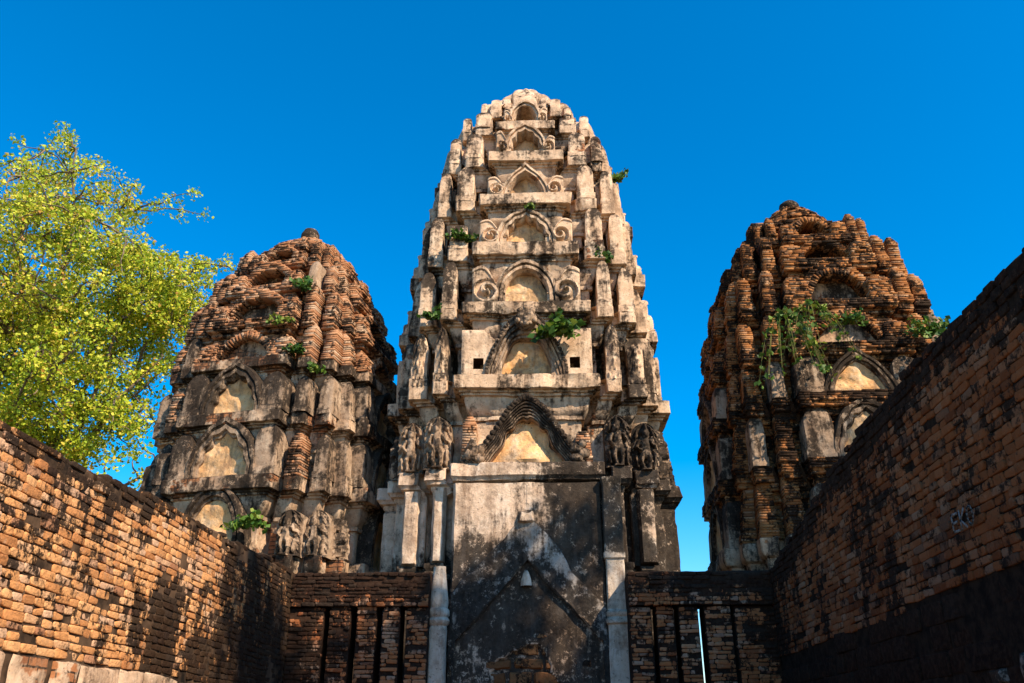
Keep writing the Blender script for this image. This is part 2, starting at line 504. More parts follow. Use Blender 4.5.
def right_wall():
    root = empty('brick_wall', (3.0, 6, 0))
    tag(root, 'shaded dark red brick wall on the right, higher towards the viewer, with chalk letters', 'wall')
    fr = (np.array([0.0, 6.0 - 0, 0]), np.array([0, -1.0, 0]), np.array([-1.0, 0, 0]))
    Y = lambda u: 12.0 - u - 0.0
    # u runs towards the viewer: world y = 12 - u
    ztY = interp([(0, 4.40), (4.62, 4.40), (5.53, 4.38), (6.66, 4.36), (7.7, 4.28), (9.09, 4.06), (11.55, 3.66), (13, 3.64)])
    zt = lambda u: ztY(12 - u)
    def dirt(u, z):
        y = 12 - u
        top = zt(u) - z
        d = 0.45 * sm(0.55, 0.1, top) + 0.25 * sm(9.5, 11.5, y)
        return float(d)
    zl = lambda y: 2.50 + 0.1 * (11.5 - y) / 6
    b = MB()
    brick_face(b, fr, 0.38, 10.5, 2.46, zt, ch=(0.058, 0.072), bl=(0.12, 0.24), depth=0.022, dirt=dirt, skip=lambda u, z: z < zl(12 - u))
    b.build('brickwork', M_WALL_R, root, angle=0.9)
    b = MB()
    wall_core(b, fr, -0.1, 10.6, 0, zt, 0.8)
    b.build('wall_core', M_MORTAR_DARK, root)
    b = MB()
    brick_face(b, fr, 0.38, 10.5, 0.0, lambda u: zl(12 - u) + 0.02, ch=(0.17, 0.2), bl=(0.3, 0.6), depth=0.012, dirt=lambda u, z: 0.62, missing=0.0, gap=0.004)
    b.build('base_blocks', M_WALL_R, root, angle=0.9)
    # a few grey plaster remnants low on the wall
    b = MB()
    for (y, z, w, h) in ((5.45, 2.12, 0.35, 0.22), (5.95, 2.05, 0.3, 0.16), (6.9, 2.06, 0.2, 0.08), (5.1, 2.2, .3, .2)):
        blk(b, fr, 12 - y - w, 12 - y, z - h, z, 0.03, 0.42, 0.05)
    b.build('plaster_remnant', M_GABLE, root)

def chalk():
    # hand-painted letters EKO on one brick of the right wall
    b = MB()
    def stroke(pts, th=0.017):
        pts = np.array(pts, float)
        for a, c in zip(pts[:-1], pts[1:]):
            t = (c - a) / (np.linalg.norm(c - a) + 1e-9); n = np.array((-t[1], t[0])) * th / 2
            q = np.array([a - n - t * th / 2, c - n + t * th / 2, c + n + t * th / 2, a + n - t * th / 2])
            V = np.concatenate([np.c_[np.full(4, 0.0), q[:, 0] * -1, q[:, 1]], np.c_[np.full(4, -0.004), q[:, 0] * -1, q[:, 1]]])
            b.add(V, [(0, 1, 2, 3), (7, 6, 5, 4), (0, 4, 5, 1), (1, 5, 6, 2), (2, 6, 7, 3), (3, 7, 4, 0)])
    # u to the right along the wall (towards the viewer), v up
    stroke([(0.085, 0.0), (0.0, 0.005), (0.004, 0.125), (0.09, 0.12)]); stroke([(0.0, 0.062), (0.07, 0.064)])
    stroke([(0.125, 0.0), (0.128, 0.125)]); stroke([(0.20, 0.125), (0.13, 0.06), (0.205, 0.0)])
    a = np.linspace(0, 2 * math.pi, 13)
    stroke(np.c_[0.275 + 0.042 * np.cos(a), 0.062 + 0.062 * np.sin(a)])
    o = b.build('graffiti', M_CHALK, None, smooth=False)
    o.location = (3.0 - 0.052, 6.19, 2.93)
    o.rotation_euler = (R_(0), 0, 0)
    tag(o, 'pale hand painted letters EKO on a brick of the dark right wall', 'graffiti')

def window_wall(x0, x1, slits, label, seed):
    root = empty('window_wall', ((x0 + x1) / 2, 11.55, 0))
    tag(root, label, 'wall')
    fr = (np.array([-(x0 + x1) / 2, 0.0, 0]), np.array([1.0, 0, 0]), np.array([0, -1.0, 0]))
    ZS = 3.17
    zt = interp([(x0, 3.61), (x1, 3.63)])
    frw = fr
    def dirt(u, z): return float(0.35 * sm(0.42, 0.1, 3.58 - z) + 0.3 * sm(2.35, 2.95, u) + 0.15 * sm(-2.1, -2.6, u))
    # lintel band over the slits, standing a little proud
    b = MB()
    frl = (fr[0] + np.array([0, -0.05, 0]), fr[1], fr[2])
    brick_face(b, frl, x0, x1, ZS, zt, ch=(0.042, 0.056), bl=(0.1, 0.24), depth=0.025, dirt=dirt, missing=0.09)
    wall_core(b, frl, x0, x1, ZS + 0.002, zt, 0.45, rough=0.012)
    b.build('lintel', M_WALL_X, root, angle=0.9)
    edges = [x0]
    for c, w in slits: edges += [c - w / 2, c + w / 2]
    edges.append(x1)
    for k in range(0, len(edges), 2):
        a, c = edges[k], edges[k + 1]
        b = MB()
        brick_face(b, fr, a, c, 0, lambda u: ZS + 0.01, ch=(0.042, 0.058), bl=(0.12, 0.30), depth=0.025, dirt=dirt, missing=0.10, gap=0.005)
        wall_core(b, fr, a, c, 0, lambda u: ZS + 0.03, 0.40, rough=0.006)
        b.build('baluster' if (c - a) < 0.5 else 'wall_panel', M_WALL_X, root, angle=0.9)

left_wall(); right_wall(); chalk()
window_wall(-3.33, -1.50, [(-2.84, 0.075), (-2.48, 0.085), (-2.14, 0.085), (-1.83, 0.085)], 'low brick wall with slit window beside the left column of the tall tower', 1)
window_wall(1.12, 2.99, [(1.43, 0.07), (1.72, 0.07), (2.05, 0.085), (2.45, 0.05)], 'low brick wall with slit window beside the right pilaster, meeting the dark wall', 2)

# ------------------------------------------------------------------ towers (prangs)
STEP = ((0.46, 1.0), (0.63, 0.90), (0.805, 0.805))     # redented plan: outer corners of one eighth

SLOT_W, SLOT_D = 0.048, 0.085        # upright slots between the redents, in units of R
def plan(R, d=0.0, st=STEP, w1=None):
    (a, _), (b, c), (e, _) = st
    a = a * R + d if w1 is None else w1 + d
    b, c, e = b * R + d, c * R + d, e * R + d
    r = R + d; g, n = SLOT_W * R, SLOT_D * R
    E = [(a, r), (a, c - n), (a + g, c - n), (a + g, c), (b, c), (b, e - n), (b + g, e - n), (b + g, e), (e, e)]
    q = [(y, x) for x, y in E] + E[-2::-1]
    out = []
    for k in range(4):
        ca, sa = ((1, 0), (0, 1), (-1, 0), (0, -1))[k]
        out += [(x * ca - y * sa, x * sa + y * ca) for x, y in q]
    return np.array(out)

def ring(R, d, z, cnt, w1=None, st=STEP, ch=0.018):
    p = plan(R, d, st, w1)
    out = []
    for k in range(len(p)):
        a, c = p[k], p[(k + 1) % len(p)]
        L = np.linalg.norm(c - a); e = min(ch / L, 0.2)
        t = np.linspace(e, 1 - e, cnt[k] + 1)
        out.append(a + np.outer(t, c - a))
    xy = np.concatenate(out)
    return np.c_[xy, np.full(len(xy), z)]

def loft(b, rings, amp, freq, seed, dirt=None, lo=True):
    P = np.array(rings)
    n = nvec(P, freq, 3, seed) * amp + nvec(P, freq * 3.3, 2, seed + 5) * amp * 0.4
    chip = sm(0.22, 0.5, fbm(P, 2.3, 3, seed + 77)) * 0.045 + sm(0.3, 0.5, fbm(P, 6.1, 2, seed + 78)) * 0.02
    rad = P[..., :2] / (np.linalg.norm(P[..., :2], axis=-1, keepdims=True) + 1e-6)
    n[..., :2] -= rad * chip[..., None]
    n[..., 2] += 0.012 * fbm(P * (1, 1, 0.2), 1.1, 2, seed + 9)
    P = P + n
    d = dirt(P) if dirt else 0.0
    b.grid(P, closed=True, d=d)

def counts(R, sp, w1=None, st=STEP):
    p = plan(R, 0, st, w1)
    return [max(2, int(np.linalg.norm(p[(k + 1) % len(p)] - p[k]) / sp)) for k in range(len(p))]

def densify(prof, sp):
    out = [prof[0]]
    for a, c in zip(prof[:-1], prof[1:]):
        L = math.hypot(c[0] - a[0], c[1] - a[1]); n = max(1, int(L / sp))
        for k in range(1, n + 1): out.append((a[0] + (c[0] - a[0]) * k / n, a[1] + (c[1] - a[1]) * k / n))
    return out

def face_frame(side, R):
    # local frame of a side: origin on the face at ledge height, right, outward
    ang = {'front': 0.0, 'right': math.pi / 2, 'left': -math.pi / 2, 'back': math.pi}[side]
    c, s = math.cos(ang), math.sin(ang)
    right = np.array((c, s, 0.0)); out = np.array((s, -c, 0.0))
    return right, out

UP = np.array((0, 0, 1.0))

def relief(b, o, right, out, W, H, T, hw, h, res=0.035, back=0.2, lean=None, amp=0.01, seed=0, d=0.0, r=0.5):
    # a solid slab: front face is a height field, sides run back into the wall
    nu = max(7, int(2 * W / res)); nv = max(8, int(H / res))
    s = np.linspace(-1, 1, nu); v = np.linspace(0, 1, nv)
    S, V = np.meshgrid(s, v, indexing='ij')
    lft, rgt = hw(V)
    X = np.where(S < 0, S * lft, S * rgt) * W
    Hh = h(S, V, X)
    e = np.maximum(np.abs(S) ** 4, 0)
    Hh = Hh - 0.028 * e - 0.02 * sm(0.96, 1.0, V)
    ln = lean(V) if lean else 0 * V
    P = o + X[..., None] * right + (V * H)[..., None] * UP + (T + Hh + ln)[..., None] * out
    P = P + nvec(P, 7, 3, seed) * amp
    d = d + 0.16 * sm(0.45, 1.0, V) - 0.05 if np.isscalar(d) else d
    dl = 0.1 if not np.isscalar(d) and d.size == 1 else float(np.mean(d))
    # boundary ring to the back
    top = P[:, -1]; lf = P[0, :]; rg = P[-1, ::-1]
    loop = np.concatenate([lf, top[1:-1], rg])
    lv = np.concatenate([ln[0, :], ln[1:-1, -1], ln[-1, ::-1]])
    dep = ((loop - o) @ out)
    bk = loop - np.outer(dep + back - lv * 0.6, out)
    midr = loop * 0.5 + bk * 0.5 + nvec(loop, 7, 2, seed + 3) * amp
    b.grid(P, d=d, r=r)
    b.grid(np.array([loop, midr, bk]), d=dl, r=r, flip=False)

def round_top(V, t=0.72, floor=0.25, base=1.0, bulge=0.0):
    x = np.clip((V - t) / (1 - t), 0, 1)
    w = (base + bulge * np.sin(np.pi * V)) * np.maximum(np.sqrt(1 - x ** 2), floor)
    return w, w

def antefix(parent, mat, o, right, out, w, H, T, seed, style='plain', d=0.0, lean=0.0):
    b = MB()
    rr = random.Random(seed)
    H = H * rr.uniform(0.93, 1.05); w = w * rr.uniform(0.93, 1.03)
    broken = rr.random() < 0.15
    if broken: H *= rr.uniform(0.6, 0.8)
    a = rr.uniform(-0.04, 0.04)
    right = right * math.cos(a) + out * math.sin(a) * 0.6
    t0 = rr.uniform(0.58, 0.74)
    sk = rr.uniform(-0.08, 0.08)
    pose = rr.uniform(-.06, .06)
    def hw(V):
        l, r = round_top(V, t0 if not broken else 0.9, 0.16)
        return l * (0.93 + sk * V + 0.0), r * (0.93 - sk * V)
    if style == 'plain':
        def h(S, V, X):
            return 0.016 * sm(0.62, 0.8, np.abs(S)) * (V > 0.12) - 0.02 * sm(0.16, 0.13, V) * 0 + 0.035 * sm(0.14, 0.08, V)
        ln = lambda V: -lean * V ** 2 - 0.10 * sm(0.72, 1.0, V) * (H * 0.4)
        amp = 0.012
    elif style == 'leaf':
        def h(S, V, X):
            rib = 0.022 * np.cos(18 * (V - 0.55 * np.abs(S)) * (1 if H < .8 else 1.3)) * sm(1.0, .6, np.abs(S))
            return rib + 0.05 * sm(0.55, 0.1, np.abs(S)) * sm(0.1, 0.4, V) * sm(.98, .75, V) + 0.035 * sm(0.14, 0.08, V)
        ln = lambda V: -lean * V ** 2
        amp = 0.014
    else:
        def h(S, V, X):
            def cap(x0, y0, x1, y1, r, hh):
                # rounded limb between two points; units: half width across, full height up
                px, py = S * 0.5 - x0, (V - y0) * asp
                dx, dy = x1 - x0, (y1 - y0) * asp
                t = np.clip((px * dx + py * dy) / (dx * dx + dy * dy + 1e-9), 0, 1)
                q = np.hypot(px - t * dx, py - t * dy) / r
                return hh * np.clip(1 - q * q, 0, 1) ** 0.4
            asp = H / w
            k_ = pose
            z = cap(k_, .70, k_, .74, .14, .15)
            for c_ in ((k_, .80, k_, .92, .10, .11), (k_, .78, k_ - .02, .79, .17, .10), (0, .60, .02, .44, .17, .13), (0, .42, .02, .36, .20, .13), (-.08, .36, -.17, .22, .10, .13), (-.17, .22, -.08, .07, .08, .11), (.09, .36, .15, .20, .10, .13),
                       (.15, .20, .12, .05, .08, .11), (-.2, .60, -.31, .48, .07, .12), (-.31, .48, -.16, .40, .06, .13), (.2, .60, .32, .52, .07, .12), (.32, .52, .26, .66, .06, .12), (-.3, .1, -.36, .3, .06, .08), (.32, .1, .36, .34, .06, .08), (-.33, .7, -.28, .84, .06, .07), (.34, .74, .28, .86, .06, .07), (-.14, .04, .16, .03, .07, .1)):
                z = np.maximum(z, cap(*c_))
            P3 = np.stack([X * 1.0, V * H, np.full_like(V, seed * 0.37)], -1)
            warp = P3 + 0.06 * nvec(P3, 6, 2, seed + 4)
            rid = 1 - np.abs(fbm(warp, 11, 2, seed)) * 2.2
            return z * 0.95 + 0.022 * (rid - 0.5) + 0.03 * np.sin(V * 40 + 9 * S * S) * (z < .03) * 0.6 + 0.05 * sm(0.06, 0.02, V)
        ln = lambda V: -lean * V ** 2
        amp = 0.010
    relief(b, o, right, out, w / 2, H, T, hw, h, res=0.03 if style != 'carved' else 0.018, back=0.22, lean=ln, amp=amp, seed=seed, d=d)
    if style in ('plain', 'leaf'):
        # plinth under the blade
        blk_at(b, o, right, out, w * 1.04, H * 0.15, T + 0.02, 0.22, d, seed)
    return b.build('antefix', mat, parent)

def blk_at(b, o, right, out, w, h, T, back, d, seed):
    n = 7
    S, V = np.meshgrid(np.linspace(-1, 1, n), np.linspace(0, 1, 5), indexing='ij')
    e = np.maximum(np.abs(S), 2 * np.abs(V - .5))
    P = o + (S * w / 2)[..., None] * right + (V * h)[..., None] * UP + (T - 0.012 * (e > .99))[..., None] * out
    P = P + nvec(P, 6, 2, seed) * 0.008
    b.grid(P, d=d)
    loop = np.concatenate([P[0, :], P[1:-1, -1], P[-1, ::-1]])
    b.grid(np.array([loop, loop - out * (T + back)]), d=d)

def catmull(pts, n):
    p = np.array(pts, float)
    p = np.vstack([2 * p[0] - p[1], p, 2 * p[-1] - p[-2]])
    out = []
    segs = len(p) - 3
    for t in np.linspace(0, segs - 1e-6, n):
        k = int(t); u = t - k
        a, b_, c, d = p[k:k + 4]
        out.append(0.5 * ((2 * b_) + (-a + c) * u + (2 * a - 5 * b_ + 4 * c - d) * u ** 2 + (-a + 3 * b_ - 3 * c + d) * u ** 3))
    return np.array(out)

ARCH = {
    # half outlines from springing to apex, in units of half width / height: (outer, inner)
    'wave': ([(1.0, 0), (0.93, 0.13), (0.72, 0.36), (0.50, 0.62), (0.32, 0.84), (0.12, 0.97), (0, 1.03)],
             [(0.74, 0), (0.62, 0.13), (0.46, 0.28), (0.41, 0.38), (0.37, 0.50), (0.26, 0.545), (0.19, 0.64), (0.07, 0.69), (0, 0.66)]),
    'bell': ([(0.97, 0), (0.96, 0.16), (0.84, 0.40), (0.64, 0.66), (0.46, 0.86), (0.24, 1.0), (0, 1.04)],
             [(0.74, 0), (0.60, 0.20), (0.47, 0.42), (0.36, 0.57), (0.18, 0.64), (0, 0.65)]),
    'ogee': ([(1.0, 0), (0.90, 0.22), (0.74, 0.45), (0.50, 0.68), (0.22, 0.86), (0, 1.06)],
             [(0.66, 0), (0.58, 0.22), (0.44, 0.42), (0.26, 0.58), (0.10, 0.66), (0, 0.70)]),
    'round': ([(0.98, 0), (0.95, 0.3), (0.80, 0.60), (0.52, 0.84), (0.2, 0.98), (0, 1.03)],
              [(0.60, 0), (0.60, 0.3), (0.50, 0.52), (0.30, 0.68), (0.12, 0.74), (0, 0.75)]),
    'cusp': ([(0.98, 0), (0.95, 0.28), (0.80, 0.58), (0.54, 0.82), (0.22, 0.96), (0, 1.04)],
             [(0.66, 0), (0.66, 0.2), (0.55, 0.30), (0.54, 0.44), (0.38, 0.52), (0.32, 0.65), (0.16, 0.66), (0, 0.76)]),
}

def pediment(parent, mat, nmat, o, right, out, a, H, D, kind, bands, seed, d=0.0, nd=0.0, fill=0.10):
    ho, hi = ARCH[kind]
    N = 46
    po, pi_ = catmull(ho, N), catmull(hi, N)
    full = lambda q: np.concatenate([np.c_[-q[:, 0], q[:, 1]], np.c_[q[::-1, 0], q[::-1, 1]][1:]]) * np.array((a, H))
    po, pi_ = full(po), full(pi_)
    prof = [(0.0, -0.06), (0.0, D * 0.72), (0.03, D * 0.86)]
    for k in range(bands):
        t0, t1 = 0.06 + 0.86 * k / bands, 0.06 + 0.86 * (k + 1) / bands
        top = D * (1.0 - 0.06 * k)
        prof += [(t0 + 0.1 * (t1 - t0), top), (t0 + 0.68 * (t1 - t0), top), (t0 + 0.84 * (t1 - t0), top - 0.05)]
    prof += [(0.97, D * 0.72), (1.0, D * 0.6), (1.0, -0.06)]
    b = MB()
    rows = []
    for t, dep in prof:
        q = po * (1 - t) + pi_ * t
        rows.append(o + np.outer(q[:, 0], right) + np.outer(q[:, 1], UP) + dep * out)
    P = np.array(rows)
    dd = d + 0.22 * np.linspace(1, 0, len(prof))[:, None] * np.ones((1, P.shape[1]))
    P = P + nvec(P, 6, 3, seed) * 0.012
    b.grid(P, d=dd)
    if bands >= 3:
        # row of carved leaves along the outer edge
        for k in range(2, len(po) - 2, 2):
            c = po[k]; tn = po[k + 1] - po[k - 1]; tn = tn / np.linalg.norm(tn)
            nr = np.array((-tn[1], tn[0]))
            cc = o + right * (c[0] + nr[0] * 0.0) + UP * (c[1] + nr[1] * 0.0) + out * (D * 0.92)
            lump(b, cc, 0.052 * (a / 0.85), 0.045, out, seed + k, d + .25)
    b.build('pediment', mat, parent)
    # niche back plaster
    b = MB()
    rows = []
    for t in np.linspace(0, 1, 22):
        q = pi_ * 1.02 * (1 - t)
        q = np.c_[q[:, 0], q[:, 1]]
        rows.append(o + np.outer(q[:, 0], right) + np.outer(q[:, 1], UP) + fill * out)
    P = np.array(rows); P = P + nvec(P, 5, 3, seed + 9) * 0.05
    b.grid(P, d=nd)
    b.build('niche', nmat, parent)

def lump(b, c, r, h, out, seed, d=0.2, n=7):
    th = np.linspace(0, math.pi, n); ph = np.linspace(0, 2 * math.pi, n + 2)[:-1]
    P = np.array([[(math.sin(t) * math.cos(p) * r, math.sin(t) * math.sin(p) * r, math.cos(t) * r) for p in ph] for t in th])
    P = P + c
    P = P + nvec(P, 12, 2, seed) * r * 0.35
    b.grid(P, closed=True, d=d, flip=True)

def shoulder(parent, mat, o, right, out, w, H, D, sgn, seed, d=0.0, volute=True, block=False):
    # slab beside the arch: high at the outer end, sweeping down towards the arch, with a volute
    b = MB()
    rs_ = 0.03 if block else 0.016
    n, m = max(8, int(w / rs_)), max(8, int(H / rs_))
    U, V = np.meshgrid(np.linspace(0, 1, n), np.linspace(0, 1, m), indexing='ij')
    top = np.where(U < 0.3, 1.0 - 0.10 * (1 - U / 0.3) ** 2, 1.0 - 0.72 * sm(0.3, 1.0, U)) if not block else 1 - 0.3 * sm(.5, 1, U)
    X = sgn * (1 - U) * w
    Z = V * top * H
    e = np.maximum(np.maximum(sm(0.94, 1, V), sm(0.05, 0, U)), 0)
    h = -0.02 * e
    cx, cz = 0.52, 0.30 * H
    if volute:
        dx = (U - 0.45) * w; dz = Z - cz
        rr = np.hypot(dx, dz); th = np.arctan2(dz, dx * 1.0)
        R0 = min(w * 0.46, H * 0.34)
        sp = np.cos(2 * math.pi * (rr / (R0 * 0.62)) - sgn * th)
        h = h + np.where(rr < R0, 0.05 * np.clip(sp * 1.6, -0.8, 1) + 0.035, 0) * sm(R0 * 1.1, R0 * 0.85, rr)
        h = h + 0.05 * sm(R0 * 0.3, R0 * .1, rr)
        edge = np.abs(V - 0.93) < 0.06
        h = h + 0.02 * edge
    P = o + X[..., None] * right + Z[..., None] * UP + (D + h)[..., None] * out
    P = P + nvec(P, 6, 3, seed) * 0.006
    fl = sgn > 0
    drop = None
    if block:
        q = P - o; qx = np.abs(q @ right) ; qz = q[..., 2]
        ctr = (qx[:-1, :-1] + qx[1:, 1:]) / 2, (qz[:-1, :-1] + qz[1:, 1:]) / 2
        drop = (np.abs(ctr[0] - w * 0.56) < 0.085) & (np.abs(ctr[1] - 0.22) < 0.085)
        sock = o + right * sgn * w * 0.56 + UP * 0.22 + out * (D - 0.015)
        square_hole(parent, sock, right, out, 0.20, M_CORE)
    b.grid(P, d=d, flip=fl, drop=drop)
    loop = np.concatenate([P[0, :], P[1:, -1]])
    b.grid(np.array([loop, loop - out * (D + 0.05)]), d=d, flip=fl)
    b.build('scroll_panel', mat, parent)

def stucco_tier(parent, mat, z0, z1, R0, R1, w0, w1, seed, name='tier', sp=0.06, setb=0.30, amp=0.013, dirt=None, scale=1.0, fd=0.04, wd=-0.02):
    """wall standing back on the ledge at z0, rising to a cornice and the next ledge at z1 (radius R1)"""
    k = (z1 - z0) / 1.42 * scale
    s = setb
    prof = [(z0 - 0.06, -s), (z1 - 0.66 * k, -s), (z1 - 0.655 * k, -s + 0.05), (z1 - 0.60 * k, -s + 0.055), (z1 - 0.595 * k, -s + 0.02)]
    for t in np.linspace(0, 1, 6):                       # swelling cyma
        prof.append((z1 - (0.585 - 0.27 * t) * k, -s + 0.03 + (s - 0.12) * 0.62 * math.sin(t * math.pi / 2) ** 0.8))
    prof += [(z1 - 0.305 * k, -0.115), (z1 - 0.27 * k, -0.11), (z1 - 0.265 * k, -0.075), (z1 - 0.235 * k, -0.07), (z1 - 0.23 * k, -0.012), (z1 - 0.22 * k, 0.0), (z1 - 0.012, 0.0), (z1, -0.015), (z1 + 0.004, -0.14), (z1 + 0.004, -0.42)]
    prof = densify(prof, sp)
    cnt = counts(R1, sp, w1)
    b = MB()
    d0 = dirt or (lambda P: 0 * P[..., 0])
    dirt = lambda P: d0(P) + fd * sm(z1 - 0.30 * k, z1 - 0.22 * k, P[..., 2]) + wd * sm(z1 - 0.55 * k, z1 - 0.65 * k, P[..., 2]) + 0.08 * np.exp(-((P[..., 2] - (z1 - 0.62 * k)) / 0.05) ** 2) + 0.09 * np.exp(-((P[..., 2] - (z1 - 0.27 * k)) / 0.04) ** 2)
    loft(b, [ring(R1, d, z, cnt, w1) for z, d in prof], amp, 3.3, seed, dirt)
    return b.build(name, mat, parent)

# ---- brick layers
def brick_box(b, c, tx, nx, L, Hh, Dp, r, d, jit):
    # c: centre of the outer bottom edge, tx along, nx outward
    u = np.array([-L / 2, L / 2, L / 2, -L / 2, -L / 2, L / 2, L / 2, -L / 2])
    n = np.array([0, 0, -Dp, -Dp, 0, 0, -Dp, -Dp])
    z = np.array([0, 0, 0, 0, Hh, Hh, Hh, Hh])
    V = c + np.outer(u, tx) + np.outer(n, nx) + np.outer(z, UP) + RNG.normal(0, jit, (8, 3))
    b.add(V, [(3, 2, 1, 0), (4, 5, 6, 7), (0, 1, 5, 4), (1, 2, 6, 5), (2, 3, 7, 6), (3, 0, 4, 7)], r, d)

def brick_run(b, a, c, z, h, Dp, jit=0.003, d=0.0, bl=(0.13, 0.30), outj=0.006, missing=0.012):
    a = np.array(a, float); c = np.array(c, float)
    L = np.linalg.norm(c - a)
    if L < 0.04: return
    t = (c - a) / L; n = np.array((t[1], -t[0]))
    tx = np.array((*t, 0)); nx = np.array((*n, 0))
    u = -RNG.uniform(0, 0.1) if L > 0.3 else 0
    while u < L - 0.02:
        l = RNG.uniform(*bl)
        u0, u1 = max(u, 0), min(u + l, L)
        if L - u1 < 0.06: u1 = L
        if u1 - u0 > 0.03 and RNG.random() > missing:
            m = a + t * (u0 + u1) / 2
            o = RNG.normal(0, outj)
            cc = np.array((m[0], m[1], z)) + nx * o
            brick_box(b, cc, tx, nx, (u1 - u0) - RNG.uniform(0.002, 0.012), h - RNG.uniform(0.004, 0.012), Dp, RNG.random(), d, jit)
        u = u1 if u1 == L else u + l

def brick_tier(parent, mat, z0, z1, R0, R1, w0, w1, seed, ch=0.043, setb=0.24, dirt=0.0, ruin=0.0):
    b = MB()
    Ht = z1 - z0
    z = z0 - 0.02
    while z < z1 - 0.01:
        f = (z - z0) / Ht
        # stepped corbel profile: wall, fillet, cornice, ledge
        d = -setb
        if f > 0.50: d = -setb * 0.62
        if f > 0.58: d = -setb * 0.80
        if f > 0.66: d = -setb * 0.45
        if f > 0.76: d = -setb * 0.10
        if f > 0.84: d = 0.0
        d -= ruin * max(0, float(vnoise([[z * 3, seed, 0.5]])[0]))
        w = w0 + (w1 - w0) * f
        p = plan(R1 + (R0 - R1) * (1 - f) * 0.35, d, STEP, w)
        n = len(p)
        for k in range(n):
            mid = (p[k] + p[(k + 1) % n]) / 2
            if mid[1] > 0.4 * R1: continue            # far side of the tower, never seen
            e = 0.05 * max(0, float(fbm([[mid[0] * 1.5, mid[1] * 1.5, z * 1.2]], 1.0, 2, seed)[0])) * 1.0
            q0, q1 = p[k] * (1 - e / R1), p[(k + 1) % n] * (1 - e / R1)
            brick_run(b, q0, q1, z, ch, 0.16, d=dirt + 0.18 * float(sm(.8, 1, f)))
        z += ch
    o = b.build('tier', mat, parent, smooth=False)
    c = MB()
    cnt = counts(R1, 0.3, w1)
    R = R1 - setb * 0.25
    loft(c, [ring(R1, -setb - 0.05, z0 - 0.1, cnt, w1), ring(R1, -setb - 0.05, z0 + Ht * 0.55, cnt, w1), ring(R1, -setb * 0.5 - .07, z0 + Ht * 0.8, cnt, w1), ring(R1, -0.06, z1 - 0.05, cnt, w1), ring(R1, -0.07, z1, cnt, w1), ring(R1, -0.5, z1 + 0.004, cnt, w1)], 0.008, 3, seed)
    c.build('core', M_CORE, o)
    return o

def brick_blade(parent, mat, o, right, out, w, H, T, seed, d=0.0, lean=0.1):
    b = MB(); rr = random.Random(seed)
    H *= rr.uniform(0.85, 1.05)
    z = 0; h = 0.043
    skew = rr.uniform(-.03, .03)
    while z < H:
        f = z / H
        ww = w * (1.0 if f > 0.16 else 1.08) * (1 - 0.15 * f)
        if f > 0.72: ww *= math.sqrt(max(0.12, 1 - ((f - 0.72) / 0.30) ** 2))
        t = T - lean * f * f - (0.08 * (f - .72) / .28 if f > .72 else 0) + (0.03 if f < .16 else 0)
        c = o + out * t + right * (skew * f) + UP * z
        a2 = c - right * ww / 2; c2 = c + right * ww / 2
        # face bricks and one return on each side
        brick_run(b, a2[:2], c2[:2], c[2], h, 0.34, d=d, bl=(0.12, 0.24), outj=0.008, missing=0.0)
        z += h
    b.build('antefix', mat, parent, smooth=False)

